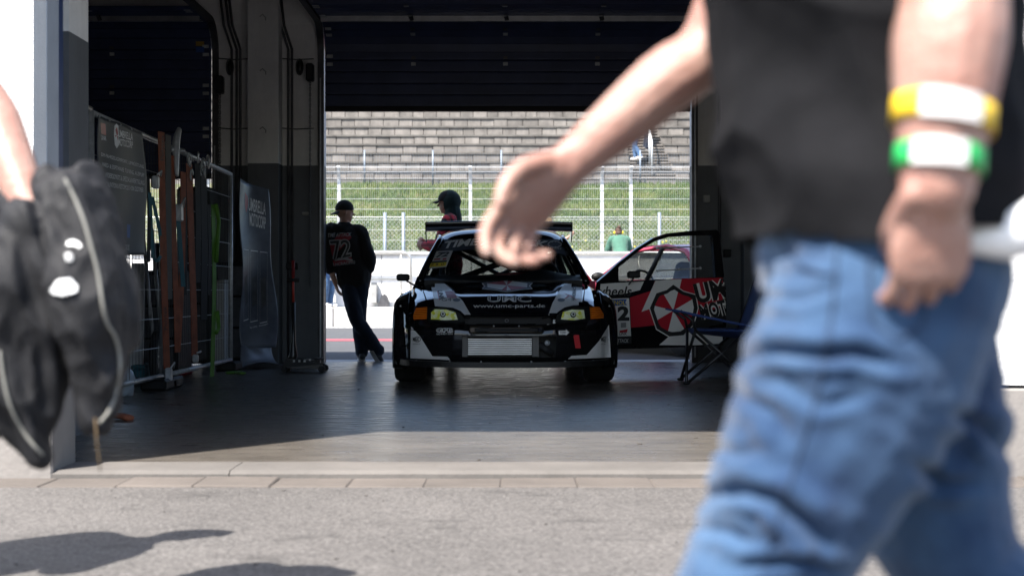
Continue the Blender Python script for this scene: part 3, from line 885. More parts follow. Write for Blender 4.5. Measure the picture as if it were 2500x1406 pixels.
# ------------------------------------------------------------------ the black race car
CARX, CARY, YAW = -0.046, 11.33, 0.024
car = empty('race_car', (CARX, CARY, 0), YAW, label='black and white wide body hatchback race car with number 72 windscreen', cat='race car')
def paint(name, c, coat=1.0, rough=.35):
    m, nt, b = nodes_of(name)
    b.inputs['Base Color'].default_value = (*c, 1); b.inputs['Roughness'].default_value = rough
    b.inputs['Specular IOR Level'].default_value = 0.0 if coat >= 1 else .3
    b.inputs['Coat Weight'].default_value = coat; b.inputs['Coat Roughness'].default_value = .03
    N = nt.nodes.new; tc = N('ShaderNodeTexCoord'); n = N('ShaderNodeTexNoise'); n.inputs['Scale'].default_value = 3.2; n.inputs['Detail'].default_value = 3
    nt.links.new(tc.outputs['Object'], n.inputs[0])
    bp = N('ShaderNodeBump'); bp.inputs['Strength'].default_value = .05; bp.inputs['Distance'].default_value = .02
    nt.links.new(n.outputs[0], bp.inputs['Height']); nt.links.new(bp.outputs[0], b.inputs['Coat Normal'])
    MATS[name] = m
    return m
paint('car_black', (.008, .008, .009))
paint('vinyl_white', (.78, .76, .72), coat=.35, rough=.4)
paint('vinyl_red', (.48, .02, .035), coat=.35, rough=.4)
paint('coupe_red', (.42, .05, .09), coat=1)
M('tyre', (.014, .014, .014), .8, bump=.2, bs=80)
M('rim_dark', (.05, .05, .055), .35, metal=.8)
glass_mat('screen_glass', (.78, .84, .82), .75)
glass_mat('side_glass', (.8, .84, .82), .9)

def ip(x, tab):
    return float(np.interp(x, [t[0] for t in tab], [t[1] for t in tab]))
ZC = [(0, .532), (.06, .552), (.12, .574), (.2, .602), (.3, .637), (.45, .688), (.56, .722), (.62, .736), (.8, .769), (1.0, .806), (1.2, .842), (1.35, .868)]
YBT = [(0, 0), (.15, .002), (.3, .012), (.42, .026), (.52, .046), (.6, .072), (.67, .108), (.73, .152), (.78, .21), (.82, .285), (.85, .38), (.86, .46)]
def zc(y): return ip(y, ZC)
def ybp(x): return ip(abs(x), YBT)
def ztop(x, y):
    a = abs(x) / .80
    ridge = .012 * math.exp(-((abs(x) - .40 - .1 * (y - .2)) / .07) ** 2)
    return zc(y) - .022 * a ** 2 - .055 * a ** 7 + ridge
def hoodline(y): return ip(y, [(0, .60), (.2, .615), (.5, .655), (1.0, .70), (1.3, .72)])
def sx_(u): return (2 * u - 1)
# bonnet
m = MB()
def hood(u, v):
    s = sx_(u); 
    yf = lambda x: ybp(x) + .085
    y0 = .085; x = s * (hoodline(.085 + (1.28 - .085) * v) - .003)
    y = yf(x) + (1.29 - .05 * (x / .7) ** 2 - yf(x)) * v
    return (x, y, ztop(x, y) + (0 if v > .02 else -.004))
m.grid(hood, 56, 40)
hood_o = m.build('bonnet', MATS['car_black'], car, False, smooth=True)
# wings (fenders): from the bonnet gap over the shoulder down to the arch
WY, WZ, WR = .77, .312, .305
fender = {}
for s in (-1, 1):
    m = MB()
    def fen(u, v):
        y = .165 + (1.42 - .165) * v
        xi = hoodline(y) + .003
        xo = ip(y, [(.16, .735), (.22, .79), (.3, .825), (.4, .845), (.6, .86), (1.0, .86), (1.42, .845)])
        t = u * 1.5
        if t < .5:
            q = t / .5; x = xi + (xo - .035 - xi) * q; z = ztop(min(x, .80), y) - .03 * max(0, q - .6) ** 1.3
        else:
            q = (t - .5); zt = ztop(min(xo - .035, .80), y) - .03 * .4 ** 1.3
            x = xo - .035 + .035 * min(1, q * 3) ** .6; z = zt - (zt - .24) * q
        return (s * x, y, z)
    def skp(u, v):
        p = fen(u, v); 
        return p[2] < .66 and ((p[1] - WY) ** 2 + (p[2] - WZ) ** 2) < .37 ** 2 or (p[1] < .34 and p[2] < .60)
    m.grid(fen, 44, 48, skip=skp)
    fender[s] = m.build('fender', MATS['car_black'], car, False, smooth=True)
    # bolted wide arch
    m = MB()
    prof = [(.80, .475), (.845, .455), (.885, .43), (.918, .395), (.93, .368), (.93, .345), (.90, .338), (.84, .338)]
    def arch(u, v, cy=WY, sc=1.0):
        a = R(-28) + R(236) * u; k = v * (len(prof) - 1); i = min(int(k), len(prof) - 2); f = k - i
        x = prof[i][0] * (1 - f) + prof[i + 1][0] * f; r = prof[i][1] * (1 - f) + prof[i + 1][1] * f
        r2 = r * (1.0 + .03 * math.cos(a * 2))
        return (s * x, cy + r2 * math.cos(a), max(.13, WZ + r2 * math.sin(a)))
    m.grid(arch, 40, 14)
    fl = m.build('arch_flare', MATS['car_black'], car, False, smooth=True); fender[s * 2] = fl
    mod = fl.modifiers.new('t', 'SOLIDIFY'); mod.thickness = .006; mod.offset = -1
    m = MB(); m.grid(lambda u, v: arch(u, v, 3.34), 40, 14)
    m.build('arch_flare', MATS['car_black'], car, False, smooth=True)
    for k in range(6):
        a = R(20 + 28 * k)
        MB().ball((s * .866, WY + .442 * math.cos(a), WZ + .442 * math.sin(a)), .008, n=6).build('bolt', MATS['galv'], fl, False)
# front bumper
VZ = [(0, .055), (.06, .03), (.14, .008), (.3, -.012), (.5, -.03), (.62, -.034), (.72, -.028), (.78, .004), (.86, .035), (1, .09)]
def bump_pt(x, v):
    zt = ztop(min(abs(x), .80), ybp(x) + .085) - .012
    z = .195 + (zt - .195) * v
    return (x, ybp(x) + ip(v, VZ) * (1 - .5 * (abs(x) / .86) ** 4), z)
def bumper(u, v):
    s = sx_(u); x = .86 * math.copysign(abs(s) ** .8, s)
    return bump_pt(x, v)
def mouth(u, v):
    x, y, z = bumper(u, v)
    return (-.355 < x < .40 and .235 < z < .405) or (abs(x) < .36 and .50 < z < .548)
m = MB(); m.grid(bumper, 110, 46, skip=mouth)
bump_o = m.build('front_bumper', MATS['car_black'], car, False, smooth=True)
# number plate hollow bar above the mouth
m = MB(); m.cbox(-.26, .26, -.048, -.03, .435, .478, .012); m.build('plate_recess', MATS['black_plastic'], car, False)
MB().cbox(-.30, .30, -.044, -.028, .425, .488, .015).build('plate_mount', MATS['car_black'], car, False)
for x in (-.10, .10): MB().ball((x, -.05, .487), .008, n=8).build('screw', MATS['galv'], car, False, smooth=True)
# radiator core behind the openings
MB().box(-.62, .62, .14, .18, .2, .56).build('duct_backing', MATS['black_plastic'], car, False)
ic = MB().box(-.345, .255, .075, .135, .245, .395).build('intercooler', M('core_dark', (.03, .03, .03), .5, metal=.5), car, False)
for k in range(9):
    z = .260 + k * .0150
    MB().box(-.305, .205, .052, .078, z - .0034, z + .0034).build('cooler_fin', MATS['alu'], ic, False)
MB().box(-.352, -.31, .045, .14, .24, .40).build('end_tank', MATS['black_metal'], ic, False)
MB().box(.21, .262, .045, .14, .24, .40).build('end_tank', MATS['black_metal'], ic, False)
MB().limb([((.27, .08, .33), .03), ((.32, .05, .30), .028), ((.36, .09, .27), .026)]).build('cooler_hose', MATS['rubber'], car, False, smooth=True)
MB().tube([(.33, .04, .35), (.33, .06, .35)], .022, 12).build('hose_clamp', MATS['galv'], car, False, smooth=True)
# grille emblem
MB().tube([(.005 + .013 * math.cos(a), .055, .528 + .012 * math.sin(a)) for a in [i * math.pi / 8 for i in range(16)]], .0035, 6, closed=True).build('badge', MATS['steel_dark'], car, False)
# splitter
m = MB()
def spl(u, v):
    s = sx_(u); x = .90 * math.copysign(abs(s) ** .8, s)
    y = ybp(min(abs(x), .86)) * .9 - .055 + (v * .6)
    return (x, y, .178 + .01 * (abs(x) / .9) ** 2)
m.grid(spl, 60, 4)
so = m.build('splitter', M('splitter_black', (.009, .009, .009), .4, spec=.3), car, False)
mod = so.modifiers.new('t', 'SOLIDIFY'); mod.thickness = .045; mod.offset = 0
m = MB(); m.grid(lambda u, v: (lambda p: (p[0], p[1] - .0, .2 + .02 * v))(spl(u, .02)), 60, 1)
for x in (-.72, -.45, -.2, .2, .47, .7): MB().ball((x, ybp(x) * .9 - .04, .203), .009, n=8).build('splitter_screw', MATS['galv'], so, False, smooth=True)

# greenhouse
WB = [(-1, .0), (1, 0)]
def screen(u, v):
    s = sx_(u); hw = .735 + (.565 - .735) * v ** 1.1
    x = s * hw
    y = 1.27 - .14 * (1 - 0) * 0 + .72 * v + .16 * (s ** 2) * (1 - .25 * v)
    z = .858 + (1.275 - .858) * v ** .92 - .018 * s ** 2 - .01 * v * s ** 2
    return (x, y - .05, z)
m = MB(); m.grid(screen, 28, 16)
glass_o = m.build('windscreen', MATS['screen_glass'], car, False, smooth=True)
# header strip, roof
def roof(u, v):
    s = sx_(u); y0 = screen(u, 1)[1]; y = y0 + (3.25 - y0) * v
    hw = .565 + .03 * math.sin(math.pi * v)
    zt = ip(v, [(0, 1.28), (.06, 1.315), (.15, 1.345), (.35, 1.375), (.6, 1.37), (.85, 1.33), (1, 1.28)])
    return (s * hw, y, zt - .03 * s ** 2 - .05 * abs(s) ** 8)
m = MB(); m.grid(roof, 28, 24)
roof_o = m.build('roof', MATS['car_black'], car, False, smooth=True)
for s in (-1, 1):
    u = 0 if s < 0 else 1
    pts = [Vector(screen(u, v)) + Vector((s * .012, .012, 0)) for v in [i / 10 for i in range(11)]]
    rf = [Vector(roof(u, v)) + Vector((s * .004, 0, 0)) for v in [i / 10 for i in range(1, 11)]]
    MB().tube(pts + rf, [.032] * 11 + [.026] * 10, 10).build('pillar', MATS['car_black'], car, False, smooth=True)
    # scuttle corner between wing, screen and bonnet
# cowl panel
m = MB(); m.grid(lambda u, v: (sx_(u) * .74, 1.235 - .0 + .06 * v + .16 * sx_(u) ** 2 * .8 - .05 * (1 - v),   .845 + .015 * v - .02 * sx_(u) ** 2), 24, 3)
m.build('cowl', MATS['black_plastic'], car, False, smooth=True)
# wiper
MB().tube([(-.28, 1.2, .885), (.05, 1.28, .93)], .006, 6).build('wiper', MATS['black_plastic'], car, False)
# rear hatch: glass and panel
m = MB(); m.grid(lambda u, v: (sx_(u) * (.56 + .08 * v), 3.25 + .42 * v, 1.28 - .36 * v - .02 * sx_(u) ** 2), 12, 8)
m.build('rear_glass', MATS['side_glass'], car, False, smooth=True)
for s in (-1, 1):
    MB().tube([(s * .575, 3.24, 1.265), (s * .66, 3.68, .9)], .04, 10).build('pillar', MATS['car_black'], car, False, smooth=True)
m = MB(); m.grid(lambda u, v: (sx_(u) * .83, 3.68 + .22 * math.sin(v * 2.2) - .1 * sx_(u) ** 4, .92 - .66 * v), 20, 12)
m.build('tailgate', MATS['car_black'], car, False, smooth=True)
m = MB().box(-.8, .8, 3.6, 3.75, .895, .915); m.build('hatch_shelf', MATS['car_black'], car, False)
# sides; the near-side doorway (image right) is open
for s in (-1, 1):
    m = MB()
    def sidep(u, v):
        y = 1.40 + (3.86 - 1.40) * u; z = .22 + (.9 - .22) * v
        x = .845 - .05 * max(0, v - .7) / .3 * 1.6 - .02 * max(0, .25 - v)
        return (s * x, y, z)
    def sk(u, v):
        p = sidep(u, v)
        return (p[1] - 3.34) ** 2 + (p[2] - WZ) ** 2 < .36 ** 2 or (s > 0 and p[1] < 2.55 and p[2] > .31)
    m.grid(sidep, 60, 20, skip=sk); m.build('side_panel', MATS['car_black'], car, False, smooth=True)
    m = MB()
    def sw(u, v):
        y = 1.45 + (3.5 - 1.45) * u
        top = Vector(roof(0 if s < 0 else 1, min(1, max(0, (y - 2.1) / 1.15)))); 
        yb = y; zt = ip(y, [(1.45, .93), (2.05, 1.25), (3.2, 1.24), (3.5, 1.05)]); xt = ip(y, [(1.45, .72), (2.05, .57), (3.2, .57), (3.5, .62)])
        return (s * (.765 + (xt - .765) * v), yb, .88 + (zt - .88) * v)
    if s < 0:
        m.grid(sw, 16, 4); m.build('side_window', MATS['side_glass'], car, False, smooth=True)
    else:
        m.grid(lambda u, v: sw(.54 + .46 * u, v), 10, 4); m.build('side_window', MATS['side_glass'], car, False, smooth=True)
    xs = s * .60
    MB().tube([(s * .77, 2.5, .88), (s * .585, 2.55, 1.27)], .035, 8).build('pillar', MATS['car_black'], car, False, smooth=True)
# floor pan, bulkheads, dash
MB().box(-.78, .78, .4, 3.7, .2, .24).build('floor_pan', MATS['black_plastic'], car, False)
MB().box(-.7, .7, 1.25, 1.3, .24, .86).build('bulkhead', MATS['black_plastic'], car, False)
m = MB(); m.grid(lambda u, v: (sx_(u) * .70, 1.3 + .42 * v, .862 + .05 * math.sin(v * 1.6) + (.05 * math.exp(-((sx_(u) * .7 - .36) / .17) ** 2)) * math.sin(v * 2.2)), 30, 8)
m.build('dashboard', M('dash', (.02, .022, .025), .55), car, False, smooth=True)
MB().box(-.7, .7, 1.7, 1.74, .5, .9).build('dash_front', MATS['black_plastic'], car, False)
MB().cbox(-.07, .22, 1.62, 1.78, .893, .935, .01).build('switch_panel', MATS['red_dull'], car, False)
def seat(x):
    st = MB().limb([((x, 2.0, .34), .2, .07), ((x, 2.35, .36), .2, .07), ((x, 2.5, .6), .2, .07), ((x, 2.6, .95), .17, .06), ((x, 2.63, 1.1), .13, .05)], side=(1, 0, 0), n=16)
    return st.build('seat', M('seat_black', (.012, .012, .013), .7), car, False, smooth=True)
seat(.36)
MB().tube([(.36 + .16 * math.cos(a), 1.88 + .04 * math.sin(a), .9 + .15 * math.sin(a)) for a in [i * math.pi / 10 for i in range(20)]], .015, 8, closed=True).build('steering_wheel', MATS['black_plastic'], car, False, smooth=True)
# roll cage: main hoop, A bars, cross and back stays
def bar(name, pts, r=.021): MB().tube(pts, r, 8).build(name, M('cage_black', (.014, .014, .016), .4), car, False, smooth=True)
bar('cage_bar', [(-.68, 2.58, .24), (-.64, 2.58, .9), (-.53, 2.58, 1.25), (.53, 2.58, 1.25), (.64, 2.58, .9), (.68, 2.58, .24)])
bar('cage_bar', [(-.64, 2.58, .80), (.53, 2.58, 1.24)], .03)
bar('cage_bar', [(.64, 2.58, .80), (-.53, 2.58, 1.24)], .03)
bar('cage_bar', [(-.66, 2.58, .82), (.66, 2.58, .82)], .024)
for s in (-1, 1):
    bar('cage_bar', [(s * .68, 1.45, .3), (s * .66, 1.5, .86), (s * .52, 2.05, 1.22), (s * .52, 2.58, 1.25)])
    bar('cage_bar', [(s * .52, 2.6, 1.22), (s * .55, 3.5, .7)])
    bar('cage_bar', [(s * .52, 2.62, 1.2), (-s * .4, 3.5, .72)])
bar('cage_bar', [(-.52, 2.05, 1.22), (.52, 2.05, 1.22)])
# rear wing
wing = MB()
def foil(u, v):
    a = v * 2 * math.pi; c = .15
    yy = c * math.cos(a); zz = .03 * math.sin(a) * (1 - .5 * math.cos(a)) * 1.2
    x = -.775 + 1.55 * u; camb = -.03 * (1 - (yy / c) ** 2)
    return (x, 4.0 + yy, 1.463 + zz + camb + yy * -.12 + .02 - .012 * (sx_(u)) ** 2)
wing.grid(foil, 24, 20)
wing_o = wing.build('rear_wing', M('carbon', (.01, .01, .011), .22, coat=1), car, False, smooth=True)
for s in (-1, 1):
    MB().prism([(s * .775, 3.84, 1.50), (s * .775, 4.18, 1.50), (s * .775, 4.18, 1.30), (s * .775, 4.02, 1.29), (s * .775, 3.86, 1.40)], (s * .012, 0, 0)).build('end_plate', MATS['carbon'], wing_o, False)
    MB().prism([(s * .3, 3.92, 1.46), (s * .3, 4.04, 1.46), (s * .3, 3.78, .92), (s * .3, 3.66, .92)], (.008, 0, 0)).build('wing_stand', MATS['carbon'], wing_o, False)
# mirrors
def mirror(parent, c, stalk):
    cx, cy, cz = c
    m = MB().cbox(cx - .058, cx + .058, cy - .035, cy + .04, cz - .032, cz + .032, .014)
    o = m.build('mirror', MATS['black_plastic'], parent, False)
    MB().box(cx - .05, cx + .05, cy + .041, cy + .044, cz - .026, cz + .026).build('mirror_glass', MATS['alu'], o, False)
    MB().tube([(cx + stalk[0] * .3, cy, cz - .03)] + stalk[1], .008, 8).build('stalk', MATS['black_metal'], o, False, smooth=True)
mc = WM[car.name].inverted() @ pt(984, 677, CARY + 1.45)
mirror(car, mc, (.1, [mc + Vector((.07, 0, -.055)), mc + Vector((.115, .0, -.075)), mc + Vector((.15, .02, -.09))]))
# headlamps laid in the corners
fbs = {}
for s in (-1, 1):
    tm = MB(); tm.grid(lambda u, v: (s * (.28 + .56 * u), ybp(.28 + .56 * u) + .0 + (.50 + .2 * v - .53) * .42, .50 + .2 * v), 30, 10)
    to = tm.build('tmp', MATS['black_plastic'], car, False); fbs[s] = bvh_of(to); bpy.data.objects.remove(to)
HL = {-1: dict(h=[(1042, 750), (1078, 750), (1103, 755), (1122, 764), (1132, 775), (1133, 786), (1120, 789), (1044, 784)],
               l=[(1053, 763), (1062, 755), (1090, 756), (1112, 763), (1118, 781), (1086, 782), (1053, 780)],
               a=[(1018, 752), (1044, 750), (1043, 780), (1012, 781), (1010, 770)]),
      1: dict(h=[(1442, 747), (1400, 749), (1378, 755), (1362, 767), (1357, 779), (1358, 787), (1372, 788), (1440, 782)],
              l=[(1425, 757), (1396, 756), (1374, 762), (1369, 780), (1400, 782), (1428, 778)],
              a=[(1438, 750), (1462, 750), (1472, 768), (1472, 777), (1440, 780)])}
def lamp_mat():
    m_, nt, b = nodes_of('reflector'); N = nt.nodes.new; L = nt.links
    tc = N('ShaderNodeTexCoord'); v = N('ShaderNodeTexVoronoi'); v.inputs['Scale'].default_value = 38
    L.new(tc.outputs['Object'], v.inputs[0])
    cr = N('ShaderNodeValToRGB'); cr.color_ramp.elements[0].color = (.85, .82, .06, 1); cr.color_ramp.elements[1].color = (1, 1, .75, 1); cr.color_ramp.elements[1].position = .62; cr.color_ramp.elements[0].position = .2  # bright yellow base colour paints in the reflection of sunlit asphalt
    L.new(v.outputs['Color'], cr.inputs[0]); L.new(cr.outputs[0], b.inputs['Base Color'])
    b.inputs['Metallic'].default_value = .0; b.inputs['Roughness'].default_value = .2
    bp = N('ShaderNodeBump'); bp.inputs['Strength'].default_value = .9; bp.inputs['Distance'].default_value = .01
    L.new(v.outputs['Distance'], bp.inputs['Height']); L.new(bp.outputs[0], b.inputs['Normal'])
    MATS['reflector'] = m_
    m_, nt, b = nodes_of('amber'); N = nt.nodes.new; L = nt.links
    tc = N('ShaderNodeTexCoord'); w = N('ShaderNodeTexWave'); w.inputs['Scale'].default_value = 18; w.bands_direction = 'Z'; w.inputs['Distortion'].default_value = 1.5
    L.new(tc.outputs['Object'], w.inputs[0])
    cr = N('ShaderNodeValToRGB'); cr.color_ramp.elements[0].color = (.5, .07, .004, 1); cr.color_ramp.elements[1].color = (.9, .25, .02, 1)
    L.new(w.outputs[0], cr.inputs[0]); L.new(cr.outputs[0], b.inputs['Base Color']); b.inputs['Roughness'].default_value = .12; b.inputs['Coat Weight'].default_value = .7
    bp = N('ShaderNodeBump'); bp.inputs['Strength'].default_value = .6; bp.inputs['Distance'].default_value = .01
    L.new(w.outputs[0], bp.inputs['Height']); L.new(bp.outputs[0], b.inputs['Normal'])
    MATS['amber'] = m_
lamp_mat()
glass_mat('lens_clear', (.95, .97, .93), .8)
for s in (-1, 1):
    q = HL[s]; fb = fbs[s]
    h = decal('headlight', [poly(*q['h'])], fb, MATS['black_plastic'], car, .001, 6)
    mod = h.modifiers.new('t', 'SOLIDIFY'); mod.thickness = .05; mod.offset = -1
    decal('reflector', [poly(*q['l'])], fb, MATS['reflector'], h, .004, 5)
    c = (sum(p[0] for p in q['l']) / len(q['l']), sum(p[1] for p in q['l']) / len(q['l']))
    decal('bulb', [disc(c[0], c[1], 7, 7)], fb, MATS['black_plastic'], h, .008, 0)
    decal('bulb_cap', [ring(c[0], c[1] - 1, 5, 5, 2.2)], fb, MATS['white_paint'], h, .012, 0)
    decal('lens', [poly(*q['h'])], fb, MATS['lens_clear'], h, .02, 6)
    decal('indicator', [poly(*q['a'])], fb, MATS['amber'], h, .008, 6)
# wheels
def wheel(x, y, w=.25):
    s = 1 if x > 0 else -1
    wh = empty('wheel', (x, y, 0)); wh.parent = car
    WM[wh.name] = Matrix.Identity(4)
    wh.location = (x, y, WZ)
    r = WZ; h = w / 2
    MB().lathe([(.2, -h), (.28, -h), (r - .012, -h + .012), (r, -h + .035), (r, h - .035), (r - .012, h - .012), (.28, h), (.2, h)], (0, 0, 0), 'X', 40).build('tyre', MATS['tyre'], wh, False, smooth=True)
    MB().lathe([(.2, -h + .01), (.205, h - .005), (.19, h - .012), (.18, -h)], (0, 0, 0), 'X', 32).build('rim', MATS['rim_dark'], wh, False, smooth=True)
    m = MB()
    for k in range(6):
        a = k * math.pi / 3
        m.beam((s * .09, 0, 0), (s * .1, .19 * math.cos(a), .19 * math.sin(a)), .03, .04)
    m.build('spokes', MATS['rim_dark'], wh, False)
    return wh
for x in (-.80, .80):
    wheel(x, WY); wheel(x, 3.34)
# side skirts
for s in (-1, 1): MB().cbox(s * .84 - .05, s * .84 + .05, 1.16, 2.94, .15, .23, .015).build('side_skirt', MATS['splitter_black'], car, False)

# ---- the open door: hinged at its front edge, swung out towards the pit wall
HG = Vector((.815, 1.40)); ANG = R(15)
dd = Vector((math.cos(ANG), math.sin(ANG)))          # along the door, from hinge to lock
def door_w(px, py):                                   # photo pixel -> point on the door's outer skin
    inv = WM[car.name].inverted(); o = inv @ CAMP; p = inv @ Vector(((px - 1250) / F, 1, CZ + (H0 - py) / F)); r = p - o
    n = Vector((-dd.y, dd.x, 0)); h3 = Vector((HG.x, HG.y, 0))
    t = n.dot(h3 - o) / n.dot(r)
    return o + r * t
nrm = Vector((-dd.y, dd.x, 0))                        # towards the inner side
skin = [(1462, 690), (1500, 687), (1560, 684), (1640, 681), (1765, 676), (1772, 700), (1774, 760), (1772, 810), (1765, 843), (1690, 846), (1600, 850), (1500, 852), (1456, 850), (1450, 780)]
m = MB(); m.prism([door_w(*p) for p in skin], nrm * .07)
door_o = m.build('door', MATS['car_black'], car, False)
fr_out = [(1456, 690), (1482, 668), (1508, 643), (1558, 604), (1595, 581), (1628, 570), (1684, 564), (1748, 561), (1755, 566), (1762, 620), (1768, 677)]
fr_in = [(1510, 690), (1510, 670), (1510, 653), (1562, 611), (1597, 590), (1632, 579), (1684, 576), (1733, 574), (1739, 578), (1743, 620), (1747, 677)]
m = MB(); n = len(fr_out)
A = [door_w(*p) for p in fr_out]; B = [door_w(*p) for p in fr_in]; dz = nrm * .05
for i in range(n - 1):
    m.add([A[i], A[i + 1], B[i + 1], B[i], A[i] + dz, A[i + 1] + dz, B[i + 1] + dz, B[i] + dz], [(0, 1, 2, 3), (7, 6, 5, 4), (0, 4, 5, 1), (3, 2, 6, 7)])
m.build('window_frame', MATS['car_black'], door_o, False)
m = MB(); m.add([p + nrm * .025 for p in [door_w(*q) for q in fr_in[1:]]], [tuple(range(n - 1))]); m.build('window_pane', glass_mat('poly_glass', (.86, .88, .88), .7), door_o, False)
m = MB()
for y0, y1, xa, xb in ((606, 602, 1603, 1708), (661, 655, 1603, 1708)):
    m = MB().beam(door_w(xa, y0) - nrm * .012, door_w(xb, y1) - nrm * .012, .012, .012)
    for q in (xa, (xa + xb) / 2, xb): m.ball(door_w(q, y0 + (y1 - y0) * (q - xa) / (xb - xa)) - nrm * .014, .014, n=6)
    m.build('slider_rail', MATS['galv'], door_o, False)
mc = door_w(1535, 671) - nrm * .12
mirror(door_o, mc, (0, [mc + Vector((-.02, .03, -.06)), mc + Vector((-.03, .10, -.085))]))
MB().cbox(-.02, .02, -.02, .02, 0, .06, .004)
vis = bvh_of(door_o)
D = lambda nm, sh, mt, off=.003, cut=14: decal(nm, sh, vis, MATS[mt], door_o, off, cut)
D('livery_red', [poly((1538, 726), (1590, 710), (1600, 682), (1766, 678), (1773, 700), (1774, 745), (1700, 770), (1640, 790), (1538, 800))], 'vinyl_red', .002)
D('livery_white', [poly((1466, 693), (1572, 687), (1562, 708), (1530, 716), (1463, 722)), poly((1600, 685), (1664, 681), (1655, 722), (1640, 735), (1566, 761))], 'vinyl_white', .003)
D('livery_white', [poly((1609, 842), (1640, 815), (1690, 806), (1730, 792), (1718, 812), (1773, 800), (1770, 838), (1690, 843))], 'vinyl_white', .003)
D('livery_black', [poly((1690, 776), (1730, 768), (1772, 760), (1773, 790), (1735, 795), (1712, 808), (1690, 806))], 'black_print', .0035)
D('lettering', [box_text('wheels', 1454, 699, 1542, 723, shear=.25, bold=.02)], 'black_print', .0045)
# number panel
D('number_panel', [poly((1486, 727), (1537, 726), (1542, 838), (1490, 842))], 'black_print', .004)
D('number_panel', [poly((1487, 729), (1535, 728), (1540, 820), (1491, 822))], 'vinyl_white', .0052)
D('lettering', [box_text('RAVENOL', 1468, 734, 1526, 744, bold=.01)], 'yellow', .009)
D('sponsor_strip', [poly((1482, 732), (1530, 730), (1526, 738), (1530, 745), (1484, 747))], 'blue_print', .0066)
D('race_number', [box_text('7', 1478, 751, 1500, 784, bold=.06), box_text('2', 1507, 747, 1536, 783, bold=.05)], 'black_print', .0066)
D('lettering', [box_text('LINK', 1511, 811, 1530, 818, shear=.2, bold=.01)], 'black_print', .0066)
D('sponsor_flash', [poly((1512, 807), (1532, 803), (1530, 811), (1512, 812))], 'red_paint', .0066)
D('sponsor_flash', [poly((1515, 788), (1528, 787), (1528, 799), (1515, 800))], 'grey_plastic', .0066)
D('lettering', [box_text('ATTACK', 1500, 827, 1534, 836, shear=.2, bold=.02)], 'dim_white', .0066)
# shield emblem: plain red and white wedges inside a black rim
shc = (1643, 758)
shp = [(1643, 695), (1668, 712), (1697, 720), (1703, 752), (1692, 792), (1668, 818), (1634, 821), (1603, 803), (1592, 770), (1586, 752), (1602, 716), (1627, 708)]
def scale_p(p, c, k): return [(c[0] + (q[0] - c[0]) * k, c[1] + (q[1] - c[1]) * k) for q in p]
D('emblem_rim', [poly(*scale_p(shp, shc, 1.04))], 'vinyl_white', .0048)
D('emblem_rim', [poly(*shp)], 'black_print', .006)
inn = scale_p(shp, shc, .84)
def edge_at(P, c, a):
    best = None
    for i in range(len(P)):
        p, q = np.array(P[i]), np.array(P[(i + 1) % len(P)]); d = np.array((math.cos(a), math.sin(a))); e = q - p
        den = d[0] * e[1] - d[1] * e[0]
        if abs(den) < 1e-9: continue
        w = p - np.array(c); t = (w[0] * e[1] - w[1] * e[0]) / den; u = (w[0] * d[1] - w[1] * d[0]) / den
        if t > 0 and -1e-6 <= u <= 1 + 1e-6: best = (c[0] + d[0] * t, c[1] + d[1] * t)
    return best
def wedges(P, c, k, ph, par):
    out = []
    for i in range(k):
        if i % 2 != par: continue
        a0 = ph + 2 * math.pi * i / k; n = 4
        out.append(poly(c, *[edge_at(P, c, a0 + 2 * math.pi / k * j / n) for j in range(n + 1)]))
    return out
D('emblem_red', wedges(inn, shc, 8, .25, 0), 'vinyl_red', .0075)
D('emblem_white', wedges(inn, shc, 8, .25, 1), 'vinyl_white', .0075)
for body, q in (('UMBRELLA', ((1690, 694), (1800, 672), (1812, 722), (1702, 742))), ('MOTO', ((1703, 744), (1790, 726), (1800, 764), (1713, 782)))):
    if body == 'UMBRELLA': body = 'UMB'
    w_ = quad_text(body, *q, bold=.11); k_ = quad_text(body, *q, bold=.035)
    D('lettering', [w_], 'vinyl_white', .0085, 10); D('lettering', [k_], 'black_print', .0098, 10)

# ---- livery and lettering on the front
fb2 = bvh_of(bump_o, fender[1], fender[-1], hood_o, fender[2], fender[-2])
D2 = lambda nm, sh, mt, off=.003, cut=9: decal(nm, sh, fb2, MATS[mt], car, off, cut)
D2('livery_white', [poly((1048, 682), (1074, 682), (1100, 706), (1130, 736), (1149, 769), (1134, 769), (1125, 760), (1106, 752), (1062, 748), (1056, 714))], 'vinyl_white')
D2('livery_white', [poly((1386, 681), (1421, 681), (1421, 745), (1400, 746), (1378, 751), (1362, 762), (1355, 769), (1339, 770), (1349, 740), (1366, 710))], 'vinyl_white')
D2('livery_white', [poly((1486, 793), (1491, 872), (1386, 876), (1395, 868), (1432, 866), (1462, 832))], 'vinyl_white')
D2('livery_white', [poly((1004, 797), (1002, 874), (1100, 878), (1093, 870), (1056, 869), (1026, 821))], 'vinyl_white')
D2('livery_white', [poly((1132, 781), (1150, 780), (1155, 792), (1130, 788))], 'vinyl_white')
D2('livery_white', [poly((1341, 780), (1358, 781), (1360, 789), (1335, 793))], 'vinyl_white')
ec = (1238, 698)
eo = [(1176, 692), (1182, 700), (1176, 706), (1206, 709), (1238, 714), (1270, 709), (1301, 706), (1294, 699), (1301, 691), (1272, 687), (1238, 682), (1204, 687)]
D2('emblem_rim', [poly(*eo)], 'vinyl_white', .003)
D2('emblem_rim', [poly(*scale_p(eo, ec, .95))], 'black_print', .0042)
ei = scale_p(eo, ec, .80)
D2('emblem_red', wedges(ei, ec, 8, .1, 0), 'vinyl_red', .0055)
D2('emblem_white', wedges(ei, ec, 8, .1, 1), 'vinyl_white', .0055)
D2('lettering', [box_text('UMC', 1190, 722, 1297, 738, bold=.03)], 'vinyl_white', .003)
D2('lettering', [box_text('UMC', 1192.5, 724.2, 1294.5, 735.8, bold=-.012)], 'black_print', .0042)
